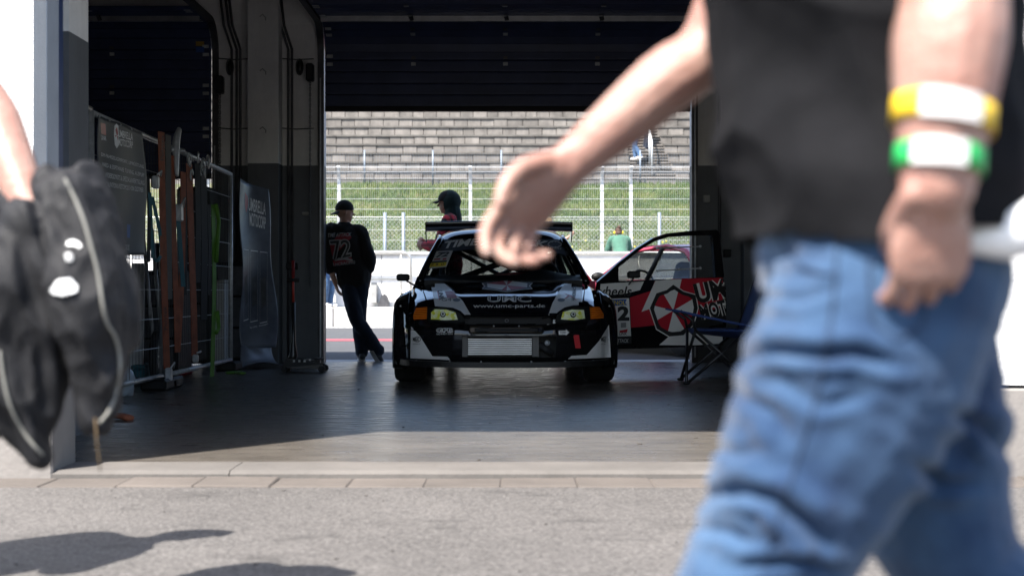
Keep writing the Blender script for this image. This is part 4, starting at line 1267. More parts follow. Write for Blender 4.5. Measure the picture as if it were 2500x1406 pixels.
D2('lettering', [box_text('www.umc-parts.de', 1155, 743, 1331, 754, bold=.012)], 'vinyl_white', .003)
D2('lettering', [quad_text('LINK', (1080, 710), (1086, 733), (1074, 733), (1069, 710), bold=.03)], 'black_print', .0045)
D2('sponsor_flash', [poly((1067, 711), (1069, 711), (1074, 733), (1072, 733))], 'red_paint', .0045)
D2('sponsor_flash', [poly((1086, 712), (1108, 711), (1116, 729), (1092, 728))], 'red_dull', .0045)
D2('lettering', [box_text('G4', 1078, 728, 1102, 736)], 'black_print', .0045)
D2('bonnet_pin', [disc(1115, 733.5, 9, 4)], 'black_metal', .005)
D2('bonnet_pin', [disc(1370, 733.5, 9, 4)], 'black_metal', .005)
D2('lettering', [quad_text('HARDRACE', (1395, 735), (1399, 700), (1407, 700), (1404, 735), bold=.03)], 'black_print', .0045)
D2('sponsor_flash', [poly((1374, 716), (1396, 722), (1409, 736), (1392, 725)), poly((1376, 732), (1392, 724), (1388, 720))], 'red_paint', .0042)
D2('lettering', [box_text('GFB', 1065, 801, 1106, 812, bold=.05)], 'vinyl_white', .003)
D2('lettering', [box_text('GFB', 1066.5, 802.6, 1104.5, 810.4, bold=-.005)], 'black_print', .0042)
D2('lettering', [box_text('GO FAST BITS', 1066, 813.5, 1105, 817)], 'vinyl_white', .003)
D2('tow_arrow', [poly((1364, 807), (1381, 807), (1381, 804), (1390, 811.5), (1381, 819), (1381, 817), (1364, 817))], 'vinyl_white', .004)
D2('lettering', [box_text('TOW', 1367, 809, 1381, 815, bold=.02)], 'black_print', .0055)
for cx_ in (1018, 1475):
    D2('sponsor_ring', [ring(cx_ + 2, 828, 8, 7, 1.3)], 'black_print', .0045)
    D2('lettering', [box_text('MAX', cx_ - 9, 823, cx_ + 6, 833, bold=.04)], 'black_print', .0045)
    D2('lettering', [box_text('MOTORSPORT', cx_ - 9, 838, cx_ + 9, 841)], 'black_print', .0045)
# red tow strap
a = WM[car.name].inverted() @ pt(1408, 812, CARY); 
M('strap_red', (.5, .015, .02), .7, bump=.3, bs=300)
yb_ = ybp(a.x) - .03
MB().add([(a.x - .025, yb_ - .005, .415), (a.x + .02, yb_ - .005, .415), (a.x + .033, yb_ - .045, .31), (a.x - .01, yb_ - .045, .31), (a.x - .025, yb_ + .0, .415), (a.x + .02, yb_ + .0, .415), (a.x + .033, yb_ - .037, .312), (a.x - .01, yb_ - .037, .312)],
         [(0, 1, 2, 3), (7, 6, 5, 4), (0, 4, 5, 1), (3, 2, 6, 7), (0, 3, 7, 4), (1, 5, 6, 2)]).build('tow_strap', MATS['strap_red'], car, False)
# windscreen print
gb = bvh_of(glass_o)
D3 = lambda nm, sh, mt, off=.002, cut=9: decal(nm, sh, gb, MATS[mt], car, off, cut)
ar = lambda x: 13 * ((x - 1215) / 130) ** 2
top_e = [(x, 566 + ar(x)) for x in range(1060, 1420, 8)]
low_e = [(x, 607 + .75 * ar(x)) for x in range(1060, 1420, 8)]
D3('sun_strip', [([np.array(p, float) for p in top_e + low_e], [(i, i + 1, i + 1 + len(top_e), i + len(top_e)) for i in range(len(top_e) - 1)])], 'black_print', .0015)
v_, f_ = text_shape('TIME ATTACK', shear=.3, bold=.03)
M('strip_text', (.72, .71, .69), .5, var=.04)
D3('lettering', [([np.array((1086 + 252 * p[0], 604 - 17 * p[1] + .75 * ar(1086 + 252 * p[0]) - 6)) for p in v_], f_)], 'strip_text', .003)
v_, f_ = text_shape('EUROPEAN', shear=.3)
D3('lettering', [([np.array((1090 + 40 * p[0], 594 - 5 * p[1] - 6 * p[0])) for p in v_], f_)], 'dim_white', .003)
v_, f_ = text_shape('MASTERS', shear=.3)
D3('lettering', [([np.array((1325 + 46 * p[0], 606 - 4 * p[1] + 4 * p[0])) for p in v_], f_)], 'dim_white', .003)
D3('gauge_ring', [ring(1354, 597, 17, 8.5, 1.8)] + [disc(1354 + 13 * math.cos(k * .7), 597 + 6 * math.sin(k * .7), .9, .9, 6) for k in range(9)], 'dim_white', .003)
sk = [(1066, 614), (1106, 612), (1090, 652), (1047, 657)]
D3('number_sticker', [poly(*sk)], 'dim_white', .002)
D3('race_number', [quad_text('72', (1068, 617), (1099, 615), (1093, 627), (1063, 630), bold=.05, shear=.2)], 'black_print', .0032)
D3('sponsor_flash', [poly((1061, 632), (1076, 631), (1074, 635), (1059, 636)), poly((1082, 631), (1091, 630), (1089, 635), (1080, 636))], 'red_dull', .0032)
D3('sticker_strip', [poly((1053, 639), (1092, 636), (1090, 641), (1051, 644))], 'black_print', .0032)
D3('class_strip', [poly((1052, 644), (1091, 641), (1088, 650), (1048, 653.5))], 'yellow', .0042)
D3('lettering', [quad_text('P  R  O', (1055, 645.5), (1086, 643), (1084, 648), (1053, 650.5), bold=.03)], 'black_print', .0055)

# ------------------------------------------------------------------ red coupe parked in the pit lane behind the open door
cd_ = Vector((-.50, .866)).normalized()                 # the way its nose points
cn_ = Vector((-cd_.y, cd_.x))                            # its left side ... towards the camera is -cn_ or cn_
cyaw = math.atan2(cd_.y, cd_.x)
LWX = 1.25
rw = Vector((2.07, 16.75))                              # near rear wheel, where it stands in the photo
co = rw + (cn_ if (cn_.y > 0) else -cn_) * .72
if (Vector((0, 0)) - rw).dot(cn_) > 0: sidec = 1
else: sidec = -1
coupe = empty('parked_coupe', (co.x, co.y, 0), cyaw, label='red coupe with its driver door open parked in the pit lane', cat='car')
# local frame: +x nose, y across, origin on the ground at the middle of the rear axle
nearY = (Matrix.Rotation(-cyaw, 2) @ (rw - co)).y
sg = 1 if nearY > 0 else -1
def cl(x, y, z): return (x, sg * y, z)                   # y > 0 is the camera side
prof_top = [(-.85, .62), (-.8, .86), (-.6, .92), (-.25, .97), (.25, 1.26), (.6, 1.33), (1.0, 1.335), (1.3, 1.27), (1.95, .93), (2.6, .84), (3.0, .73), (3.25, .55)]
def shell(u, v):
    x = -.85 + 4.1 * u
    belt = ip(x, [(-.85, .62), (-.8, .82), (0, .90), (1.8, .9), (2.6, .82), (3.0, .70), (3.25, .55)])
    hw = ip(x, [(-.85, .62), (-.6, .78), (0, .84), (2.4, .83), (2.9, .74), (3.25, .5)])
    s = (v - .5) * 2; a = abs(s)
    if a > .35: z = .2 + (belt - .2) * (1 - (a - .35) / .65); y = hw * (1 - .06 * ((1 - a) / .65) ** 4)
    else: y = hw * .94 * a / .35; z = belt + .015 * (1 - (a / .35) ** 2)
    return cl(x, math.copysign(y, s), z)
def chole(u, v):
    p = shell(u, v)
    for wxx in (0, 2.42):
        if (p[0] - wxx) ** 2 + (p[2] - .31) ** 2 < .345 ** 2 and abs(p[1]) > .5: return True
    top = abs(v - .5) * 2 < .35
    if top and -.2 < p[0] < 1.95: return True
    return .72 < p[0] < 1.78 and p[1] * sg > .3 and p[2] > .33     # open doorway
m = MB(); m.grid(shell, 90, 40, skip=chole); m.build('body', MATS['coupe_red'], coupe, False, smooth=True)
def gh(x, s): return Vector(cl(x, s * ip(x, [(-.25, .70), (.3, .56), (1.3, .56), (1.95, .70)]), ip(x, prof_top)))
m = MB(); m.grid(lambda u, v: (lambda x, s: cl(x, s * ip(x, [(.2, .57), (1.32, .57)]), ip(x, prof_top) + .02 * (1 - s * s)))(.22 + 1.1 * u, sx_(v)), 16, 12)
m.build('roof', MATS['coupe_red'], coupe, False, smooth=True)
for s in (-1, 1):
    MB().tube([cl(1.95, s * .72, .90), cl(1.32, s * .575, 1.265), cl(.6, s * .575, 1.32), cl(.22, s * .57, 1.24), cl(-.3, s * .72, .93)], [.028, .028, .026, .035, .05], 8).build('pillar', MATS['coupe_red'], coupe, False, smooth=True)
    MB().tube([cl(.72, s * .80, .9), cl(.68, s * .585, 1.3)], .03, 8).build('pillar', MATS['black_plastic'], coupe, False, smooth=True)
    m = MB(); m.grid(lambda u, v: cl(-.25 + .95 * u, s * (.79 - .21 * v), .9 + (ip(-.25 + .95 * u, [(-.25, .95), (.22, 1.22), (.7, 1.3)]) - .9) * v), 10, 3); m.build('quarter_window', MATS['side_glass'], coupe, False, smooth=True)
    if s < 0:
        m = MB(); m.grid(lambda u, v: cl(.72 + 1.2 * u, s * (.79 - .21 * v), .9 + (ip(.72 + 1.2 * u, [(.7, 1.3), (1.3, 1.25), (1.92, .93)]) - .9) * v), 10, 3); m.build('side_window', MATS['side_glass'], coupe, False, smooth=True)
m = MB(); m.grid(lambda u, v: cl(1.95 - .63 * v, sx_(u) * (.7 - .13 * v), .9 + .36 * v), 10, 6); m.build('windscreen', MATS['side_glass'], coupe, False, smooth=True)
m = MB(); m.grid(lambda u, v: cl(-.25 + .47 * v, sx_(u) * (.7 - .13 * v), .95 + .29 * v), 10, 4); m.build('rear_window', MATS['side_glass'], coupe, False, smooth=True)
MB().box(-.7, 3.0, -.7, .7, .17, .24).build('floor_pan', MATS['black_plastic'], coupe, False)
MB().box(1.55, 1.95, -.7, .7, .5, .9).build('dashboard', MATS['black_plastic'], coupe, False)
for s in (-1, 1):
    MB().limb([(cl(1.15, s * .36, .34), .2, .08), (cl(.8, s * .36, .38), .2, .08), (cl(.62, s * .36, .7), .19, .07), (cl(.55, s * .36, 1.08), .12, .05)], side=(0, 1, 0)).build('seat', MATS['seat_black'], coupe, False, smooth=True)
MB().tube([cl(1.42 + .05 * math.sin(a), .36 + .18 * math.cos(a), .86 + .17 * math.sin(a)) for a in [i * math.pi / 10 for i in range(20)]], .016, 8, closed=True).build('steering_wheel', MATS['black_plastic'], coupe, False, smooth=True)
for wxx in (0, 2.42):
    for s in (-1, 1):
        wh = empty('wheel', (0, 0, 0)); wh.parent = coupe; WM[wh.name] = Matrix.Identity(4); wh.location = cl(wxx, s * .74, .31)
        MB().lathe([(.2, -.1), (.29, -.1), (.31, -.07), (.31, .07), (.29, .1), (.2, .1)], (0, 0, 0), 'Y', 32).build('tyre', MATS['tyre'], wh, False, smooth=True)
        MB().lathe([(.205, -.09), (.19, -.06), (.05, -.05), (.0, -.07)], (0, 0, 0), 'Y', 24).lathe([(.205, .09), (.19, .06), (.05, .05), (.0, .07)], (0, 0, 0), 'Y', 24).build('rim', MATS['alu'], wh, False, smooth=True)
# its open door, swung forward
dh = Vector(cl(1.8, .83, 0)); da = R(62); ddv = Vector((-math.cos(da), sg * math.sin(da), 0))
def dpt(l, z, o=0): return dh + ddv * l + Vector((0, 0, z)) + Vector((ddv.y, -ddv.x, 0)) * o
m = MB(); m.prism([dpt(0, .3), dpt(1.05, .3), dpt(1.08, .6), dpt(1.05, .9), dpt(0, .9)], Vector((ddv.y, -ddv.x, 0)) * .07)
cdo = m.build('door', MATS['coupe_red'], coupe, False)
m = MB().add([dpt(.1, .9, .03), dpt(1.02, .9, .03), dpt(.95, 1.27, .03), dpt(.62, 1.27, .03)], [(0, 1, 2, 3)]); m.build('window_pane', glass_mat('green_glass', (.62, .75, .66), .9), cdo, False)
MB().tube([dpt(.08, .9, .03), dpt(.6, 1.28, .03), dpt(.97, 1.28, .03), dpt(1.04, .9, .03)], .016, 8).build('window_frame', MATS['coupe_red'], cdo, False, smooth=True)
mc = dpt(.12, .95, -.1); MB().ball(mc, (.07, .1, .06), n=12).build('mirror', MATS['black_plastic'], cdo, False, smooth=True)

# ------------------------------------------------------------------ folding chair, facing the race car
ch = empty('folding_chair', (wx(1740, 11.85), 11.85, 0), label='blue fabric folding camping chair with crossed black legs', cat='chair')
M('chair_blue', (.018, .045, .17), .75, bump=.3, bs=200)
M('tube_black', (.012, .012, .013), .4)
xf, xb = wx(1676, 11.85), wx(1800, 11.85) + .08       # front and back of the seat
yn, yf_ = 11.58, 12.12                                # near and far side
zs = wz(806, 11.6)                                    # seat height
def leg(a, b):
    l = MB().tube([a, b], .0125, 8).build('leg', MATS['tube_black'], ch, smooth=True)
    MB().ball(Vector(a) + Vector((0, 0, .004)), (.03, .022, .014), n=8).build('foot', MATS['black_plastic'], l, smooth=True)
FN, FF, BN, BF = (xf - .03, yn, .012), (xf - .02, yf_, .012), (xb + .02, yn, .012), (xb + .02, yf_, .012)
TFN, TFF, TBN, TBF = (xf + .04, yn, zs), (xf + .04, yf_, zs), (xb - .03, yn, zs), (xb - .03, yf_, zs)
leg(FN, TBN); leg(BN, TFN); leg(FF, TBF); leg(BF, TFF); leg((xf - .03, yn + .03, .012), TFF); leg((xf - .02, yf_ - .03, .012), TFN); leg((xb, yn + .03, .012), TBF); leg((xb, yf_ - .03, .012), TBN)
for yy in (yn, yf_):
    a0 = Vector((wx(1643, yn), yy, wz(756, yn))); a1 = Vector((xf + .25, yy, a0.z - .085)); a2 = Vector((xb + .06, yy, a0.z - .15))
    m = MB().beam(a0, a1, .075, .014).beam(a1, a2, .075, .014); m.build('armrest', MATS['chair_blue'], ch)
    MB().tube([a0 + Vector((.06, 0, -.01)), Vector((xf + .02, yy, zs + .08)), Vector((xf + .04, yy, zs))], .0125, 8).build('arm_post', MATS['tube_black'], ch, smooth=True)
    MB().tube([Vector((xb - .03, yy, zs)), Vector((xb + .14, yy, zs + .5))], .0125, 8).build('back_post', MATS['tube_black'], ch, smooth=True)
m = MB(); m.grid(lambda u, v: Vector(TFN).lerp(Vector(TBN), u).lerp(Vector(TFF).lerp(Vector(TBF), u), v) + Vector((0, 0, -.08 * math.sin(math.pi * v) * (.4 + .6 * u) - .0)), 10, 12)
se = m.build('seat', MATS['chair_blue'], ch, smooth=True); se.modifiers.new('t', 'SOLIDIFY').thickness = .006
m = MB(); m.grid(lambda u, v: Vector((xb - .03 + .17 * u + .05 * math.sin(math.pi * v), yn + (yf_ - yn) * v, zs + .5 * u)), 8, 10)
bk = m.build('backrest', MATS['chair_blue'], ch, smooth=True); bk.modifiers.new('t', 'SOLIDIFY').thickness = .006

# ------------------------------------------------------------------ floor jack with its handle upright
jy = gy(908); jx = wx(738, jy)
jk = empty('trolley_jack', (jx, jy, 0), label='low black trolley jack with upright red and black handle', cat='jack')
M('jack_black', (.016, .016, .017), .3); M('jack_red', (.42, .035, .02), .45)
for s in (-1, 1):
    MB().prism([(jx - .17, jy + s * .11, .05), (jx + .2, jy + s * .09, .03), (jx + .2, jy + s * .09, .075), (jx + .02, jy + s * .11, .13), (jx - .14, jy + s * .11, .13)], (0, s * .008, 0)).build('side_plate', MATS['jack_black'], jk)
    for xx, r in ((.2, .032), (-.15, .026)):
        MB().lathe([(0, -.02), (r, -.02), (r, .02), (0, .02)], (jx + xx, jy + s * .125, r + .002), 'Y', 16).build('castor', MATS['rubber'], jk, smooth=False)
MB().beam((jx - .1, jy, .1), (jx + .17, jy, .1), .05, .03).build('lift_arm', MATS['jack_black'], jk)
MB().lathe([(0, .0), (.045, .0), (.05, .02), (.03, .022), (0, .02)], (jx + .16, jy, .115), 'Z', 16).build('saddle', MATS['steel_dark'], jk)
MB().cbox(jx - .13, jx + .08, jy - .07, jy + .07, .06, .12, .01).build('pump_block', MATS['jack_black'], jk)
for k in range(3): MB().box(jx - .07 + k * .05, jx - .05 + k * .05, jy - .12, jy - .112, .1, .12).build('decal_mark', MATS['dim_white'], jk)
hx = wx(716, jy)
MB().tube([(hx - .02, jy, .1), (hx, jy, .16), (hx, jy, .30), (hx, jy, .66)], [.05, .04, .021, .019], 12).build('handle_lower', MATS['jack_black'], jk, smooth=True)
MB().tube([(hx, jy, .655), (hx, jy, .9)], .012, 10).build('handle_rod', MATS['jack_red'], jk, smooth=True)
MB().tube([(hx, jy, .895), (hx, jy, wz(636, jy))], .016, 10).build('handle_grip', M('grip_red', (.2, .01, .012), .6), jk, smooth=True)
MB().tube([(hx - .06, jy, .87), (hx + .06, jy, .87)], .02, 8).build('foam_collar', MATS['rubber'], jk, smooth=True)

# ------------------------------------------------------------------ mobile mesh fence panels along the left of the bay
FP = [(-2.86, 7.85), (-2.80, 9.45), (-2.74, 11.15), (-2.735, 13.85)]
def fence_panel(label, a, b, ztop_a, ztop_b):
    a, b = Vector((*a, 0)), Vector((*b, 0)); d = (b - a).normalized()
    f = empty('mesh_fence', ((a + b) / 2).to_tuple(), label=label, cat='fence')
    f['group'] = 'mobile mesh fence panels'
    zb = .10; za, zz = ztop_a, ztop_b
    P = lambda t, z: a.lerp(b, t) + Vector((0, 0, z))
    for t in (.008, .992): MB().tube([P(t, .0), P(t, za + (zz - za) * t)], .021, 10).build('upright', MATS['galv'], f, smooth=True)
    MB().tube([P(.008, za - .01), P(.992, zz - .01)], .0205, 10).build('top_rail', MATS['galv'], f, smooth=True)
    MB().tube([P(.008, zb), P(.992, zb)], .0205, 10).build('bottom_rail', MATS['galv'], f, smooth=True)
    L_ = (b - a).length; n = int(L_ / .075); m = MB()
    for i in range(1, n):
        t = i / n; m.tube([P(t, zb), P(t, za + (zz - za) * t)], .0022, 4, caps=False)
    o = m.build('upright_wires', MATS['steel_dark'], f, fix=False); o['kind'] = 'stuff'
    for k in range(1, 8):
        z = zb + (1.9 - zb) * k / 8
        MB().tube([P(.01, z), P(.99, z)], .003, 5).build('cross_wire', MATS['galv'], f)
    for t in (0, 1):
        p = P(t, 0); MB().cbox(p.x - .1, p.x + .1, p.y - .3 if t else p.y - .05, p.y + .05 if t else p.y + .3, 0.0, .09, .02).build('foot_block', MATS['black_plastic'], f)
    return f
f1 = fence_panel('mesh fence panel carrying the dark grey text banner', FP[0], FP[1], 2.0, 1.98)
f2 = fence_panel('mesh fence panel hung with orange and teal straps', FP[1], FP[2], 1.96, 1.93)
f3 = fence_panel('mesh fence panel beside the hanging lime green strap', FP[2], FP[3], 1.93, 1.91)
def FX(Y): return float(np.interp(Y, [p[1] for p in FP], [p[0] for p in FP]))
def fpx(px, dx=0.02):                                   # where the sight line through px meets the fence
    Y = 10.0
    for _ in range(30): Y = (FX(Y) + dx) * F / (px - 1250)
    return Y
# black sheet and clutter behind the fence
def at_f(px, py, dx=0.02):
    Y = fpx(px, dx); return Vector((FX(Y) + dx, Y, wz(py, Y)))

# ------------------------------------------------------------------ banners
M('banner_grey', (.058, .066, .078), .55, var=.15, vs=3)
M('banner_pale', (.17, .19, .235), .35, var=.35, vs=1.6, c2=(.05, .058, .078))  # lighter patches paint highlights into the dark blue-grey cloth
def cloth(name, tl, tr, br, bl, mat, fold, parent, nu=30, nv=40):
    tl, tr, br, bl = map(Vector, (tl, tr, br, bl)); n = (tr - tl).cross(bl - tl).normalized()
    m = MB(); m.grid(lambda u, v: tl.lerp(tr, u).lerp(bl.lerp(br, u), v) + n * fold(u, v), nu, nv)
    o = m.build(name, mat, parent, smooth=True)
    so = o.modifiers.new('t', 'SOLIDIFY'); so.thickness = .003; so.offset = -1
    return o
b1 = empty('banner', at_f(290, 620), label='dark grey vinyl banner with white company text on the fence', cat='banner')
TL, TR, BR, BL = at_f(240, 281, .045), at_f(351, 324, .045), at_f(353, 622, .045), at_f(252, 625, .045)
sheet1 = cloth('sheet', TL, TR, BR, BL, MATS['banner_grey'], lambda u, v: .012 * math.sin(u * 9 + v * 3) + .01 * math.sin(v * 7 + u * 2) + .02 * math.sin(math.pi * u) * v, b1)
vb = bvh_of(sheet1)
E1 = lambda nm, sh, mt, off=.004: decal(nm, sh, vb, MATS[mt], b1, off, 8)
M('banner_text', (.82, .83, .85), .6)
E1('lettering', [quad_text('UMBRELLA', (287, 316), (323, 327), (323, 344), (288, 335), bold=.02)], 'banner_text')
E1('lettering', [quad_text('MOTOCORP', (287, 337), (323, 346), (323, 363), (288, 356), bold=.02)], 'banner_text')
E1('emblem_rim', [poly((283, 302), (288, 308), (288, 356), (284, 363), (279, 354), (277, 330), (278, 308))], 'banner_text', .004)
ec1 = (283, 332); E1('emblem_red', wedges([(283, 309), (286, 314), (286, 350), (284, 355), (280, 348), (279, 330), (280, 312)], ec1, 6, .3, 0), 'red_dull', .006)
E1('lettering', [quad_text('LINK', (245, 330), (258, 334), (259, 344), (246, 341), bold=.02)], 'banner_text')
E1('sponsor_flash', [poly((244, 300), (256, 303), (258, 331), (246, 327))], 'red_dull')
for body, y0, y1, x0, x1 in (('DM FAHRZEUGIMPORT, UMRÜSTUNG', 371, 402, 246, 350), ('HARD- & SOFTWARE TUNING, AUSPUFF', 396, 424, 248, 351), ('WIDEBODYKITS & SPEZIALANFERTIGUNG', 421, 442, 256, 351), ('RESTAURATION & RESTOMODS VON OLDTIMER', 443, 459, 252, 349)):
    E1('lettering', [quad_text(body, (x0, y0), (x1, y1), (x1, y1 + 11), (x0, y0 + 12))], 'banner_text')
E1('sponsor_mark', [poly((287, 545), (294, 546), (294, 580), (288, 577))], 'red_dull')
E1('sponsor_mark', [poly((309, 547), (317, 549), (316, 581), (309, 580))], 'blue_print')
E1('lettering', [quad_text('ELECTRICK', (295, 596), (315, 598), (315, 612), (296, 610))], 'banner_text')
for x in (243, 268, 295, 322, 348):
    p = at_f(x, 284 + (x - 240) * .385, .052); MB().ball(p, .008, n=6).build('eyelet', MATS['galv'], b1)
b2 = empty('banner', at_f(620, 900, .1), label='pale grey banner sagging from the last fence post to the floor', cat='banner')
Yb = 14.05
TL, TR = pt(586, 435, Yb), pt(655, 462, Yb + .35)
BL, BR = pt(588, 850, Yb), pt(662, 848, Yb + .35)
sheet2 = cloth('sheet', TL, TR, BR, BL, MATS['banner_pale'], lambda u, v: .05 * math.sin(u * 3.1 + 1.2 * v) * (1 - v * .4) + .03 * math.sin(v * 9 + u * 4) * (.3 + v) - .05 * v, b2)
tail = [(0, 0, 0), (.02, -.03, -.05), (.08, -.08, -.1), (.2, -.1, -.13)]
m = MB(); m.grid(lambda u, v: BL.lerp(BR, u) + Vector((.0 + .10 * v * v * (0.4 + u), -.16 * v - .03 * math.sin(u * 5), .035 - .22 * math.sin(v * 1.5) + (wz(850, Yb) * 0) + .05 * math.sin(u * 3) * v)), 16, 14)
o = m.build('hem', MATS['banner_pale'], b2, smooth=True)
zmin = min((WM[b2.name] @ v.co).z for v in o.data.vertices)
for v in o.data.vertices:
    if (WM[b2.name] @ v.co).z < .012: v.co.z += .012 - (WM[b2.name] @ v.co).z + .01 * math.sin(v.co.x * 40)
so = o.modifiers.new('t', 'SOLIDIFY'); so.thickness = .003
vb2 = bvh_of(sheet2)
E2 = lambda nm, sh, mt, off=.005: decal(nm, sh, vb2, MATS[mt], b2, off, 8)
M('banner_text2', (.8, .81, .83), .6)
E2('lettering', [quad_text('UMBRELLA', (606, 482), (648, 496), (648, 526), (606, 515), bold=.02)], 'banner_text2')
E2('lettering', [quad_text('MOTOCORP', (608, 518), (648, 530), (648, 560), (609, 552), bold=.02)], 'banner_text2')
E2('emblem_red', [poly((597, 470), (604, 480), (605, 500), (600, 520), (597, 500))], 'red_dull')
for x0, x1, y0 in ((594, 606, 608), (611, 629, 611), (634, 652, 614)):
    E2('photo_print', [outline([(x0, y0), (x1, y0 + 2), (x1, y0 + 172), (x0, y0 + 176)], 1.6)], 'banner_text2')
    E2('photo_print', [poly((x0 + 2, y0 + 70), (x1 - 3, y0 + 60), (x1 - 2, y0 + 130), (x0 + 4, y0 + 140))], 'steel_dark', .004)
E2('lettering', [quad_text('Motorsport', (632, 794), (654, 788), (654, 793), (632, 799))], 'banner_text2')
E2('lettering', [quad_text('by UMC', (610, 798), (628, 795), (628, 800), (610, 803))], 'banner_text2')

# ------------------------------------------------------------------ straps hung over the fence
M('strap_orange', (.24, .068, .03), .8, bump=.4, bs=250, var=.3, vs=9)
M('strap_teal', (.03, .12, .15), .8, bump=.4, bs=250)
M('strap_green', (.085, .22, .02), .7, bump=.4, bs=250)
M('strap_black', (.012, .012, .013), .8)
M('strap_grey', (.10, .10, .095), .8, bump=.4, bs=250)
def strap(name, label, pxs, w, mat, dx=.05, cat='strap', loopback=False, group=None):
    o = empty(name, at_f(pxs[-1][0], pxs[-1][1], dx), label=label, cat=cat)
    P = [at_f(x, y, dx) for x, y in pxs]
    m = MB()
    for a, b in zip(P[:-1], P[1:]):
        sd = Vector((.25, 1, 0)).normalized() * w / 2; t = Vector((.004, -.001, 0))
        m.add([a - sd, a + sd, b + sd, b - sd, a - sd - t, a + sd - t, b + sd - t, b - sd - t], [(0, 1, 2, 3), (7, 6, 5, 4), (0, 4, 5, 1), (3, 2, 6, 7), (0, 3, 7, 4), (1, 5, 6, 2)])
    wb = m.build('webbing', mat, o)
    return o, wb
def ratchet(o, px, py, dx, s=1.0):
    p = at_f(px, py, dx)
    MB().cbox(p.x - .02, p.x + .03, p.y - .05 * s, p.y + .05 * s, p.z - .07 * s, p.z + .07 * s, .012).build('ratchet', MATS['galv'], o)
    MB().tube([p + Vector((.03, -.05, .05)), p + Vector((.05, .0, .12 * s)), p + Vector((.03, .05, .05))], .008, 6).build('ratchet_handle', MATS['galv'], o, smooth=True)
o, wb = strap('ratchet_strap', 'long flat orange strap printed with black lettering over the fence post', [(394, 322), (397, 500), (402, 700), (408, 900)], .10, MATS['strap_orange'], .06)
sb = bvh_of(wb)
decal('lettering', [quad_text('Polytex', (391, 392), (391, 330), (402, 330), (402, 392))], sb, MATS['black_print'], o, .004, 0)
decal('lettering', [quad_text('Polytex', (399, 805), (397, 748), (408, 748), (410, 805))], sb, MATS['black_print'], o, .004, 0)
ratchet(o, 410, 915, .07, .8)
o, wb = strap('ratchet_strap', 'orange strap loop hanging wide beside the grey strap', [(420, 380), (424, 560), (432, 760), (434, 860), (440, 770), (446, 640), (448, 420)], .09, MATS['strap_orange'], .05); ratchet(o, 436, 520, .06)
o, wb = strap('ratchet_strap', 'shorter orange strap ending in a steel hook', [(462, 400), (468, 600), (474, 760), (476, 868)], .11, MATS['strap_orange'], .04); ratchet(o, 476, 875, .05, .5)
o, wb = strap('ratchet_strap', 'grey webbing strap hanging against the orange one', [(411, 330), (412, 500), (414, 730)], .09, MATS['strap_grey'], .055)
o, wb = strap('ratchet_strap', 'teal strap loop hanging below the banner edge', [(366, 470), (370, 560), (374, 628), (384, 640), (396, 620), (390, 560), (372, 480)], .05, MATS['strap_teal'], .05); ratchet(o, 378, 445, .06, .7)
o, wb = strap('ratchet_strap', 'narrow teal strap between the orange loops', [(436, 540), (442, 620), (448, 700)], .07, MATS['strap_teal'], .07)
o, wb = strap('lifting_strap', 'lime green lifting strap hanging near the last post', [(521, 500), (523, 600), (524, 700), (522, 800), (518, 925)], .075, MATS['strap_green'], .05)
for q in ([(527, 500), (534, 540), (530, 600), (528, 640)], [(530, 760), (534, 800), (528, 812)]):
    m = MB().tube([at_f(x, y, .07) for x, y in q], .02, 6); m.build('strap_tail', MATS['strap_green'], o, smooth=True)
MB().limb([(Vector((FX(13.2) + .1, 13.15, .012)), .03, .012), (Vector((FX(13.2) + .18, 13.2, .014)), .04, .012), (Vector((FX(13.2) + .26, 13.1, .012)), .03, .012)]).build('strap_end', MATS['strap_green'], o, smooth=True)
for px, py0, py1, w, lab in ((482, 400, 690, .10, 'black strap bundle hanging under the steel hooks'), (497, 395, 780, .12, 'wide black strap beside the steel hooks'), (362, 430, 640, .05, 'thin black cord hanging at the banner edge'), (448, 430, 720, .10, 'black strap behind the orange loop'), (510, 500, 720, .06, 'narrow black strap next to the lime green strap')):
    strap('ratchet_strap', lab, [(px, py0), (px + 3, (py0 + py1) / 2), (px + 1, py1)], w, MATS['strap_black'], .045)
# bunch of steel hooks
hk = empty('strap_hooks', at_f(482, 420), label='bunch of shiny steel strap hooks hung on the fence rail', cat='hooks')
for i in range(14):
    px, py = random.uniform(456, 512), random.uniform(385, 430); p = at_f(px, py, random.uniform(.03, .1)); a = random.uniform(0, 6)
    MB().tube([p + Vector((.02 * math.cos(a) * math.cos(t), .03 * math.cos(t), .045 * math.sin(t))) for t in [k * .75 for k in range(7)]], .008, 6).build('hook', MATS['galv'], hk, smooth=True)
p = at_f(430, 352, .06)
rb = empty('ratchet_buckle', p, label='steel ratchet buckle lying over the fence top rail', cat='buckle')
MB().limb([(p + Vector((0, .1, .12)), .02, .03), (p, .03, .04), (p + Vector((.02, -.06, -.25)), .015, .03)]).build('lever', MATS['galv'], rb, smooth=True)
MB().tube([p + Vector((-.03, -.05, -.05)), p + Vector((.05, .05, -.05))], .02, 8).build('spindle', MATS['galv'], rb, smooth=True)
# loose orange strap lying on the floor
st = empty('floor_strap', (wx(285, gy(1024)), gy(1024), 0), label='orange strap end lying on the floor at the fence foot', cat='strap')
Yq = gy(1026)
MB().limb([((wx(258, Yq), Yq, .02), .02, .015), ((wx(280, Yq), Yq + .05, .025), .045, .018), ((wx(314, Yq), Yq, .015), .04, .02)], side=(0, 1, 0)).build('webbing', MATS['strap_orange'], st, smooth=True)

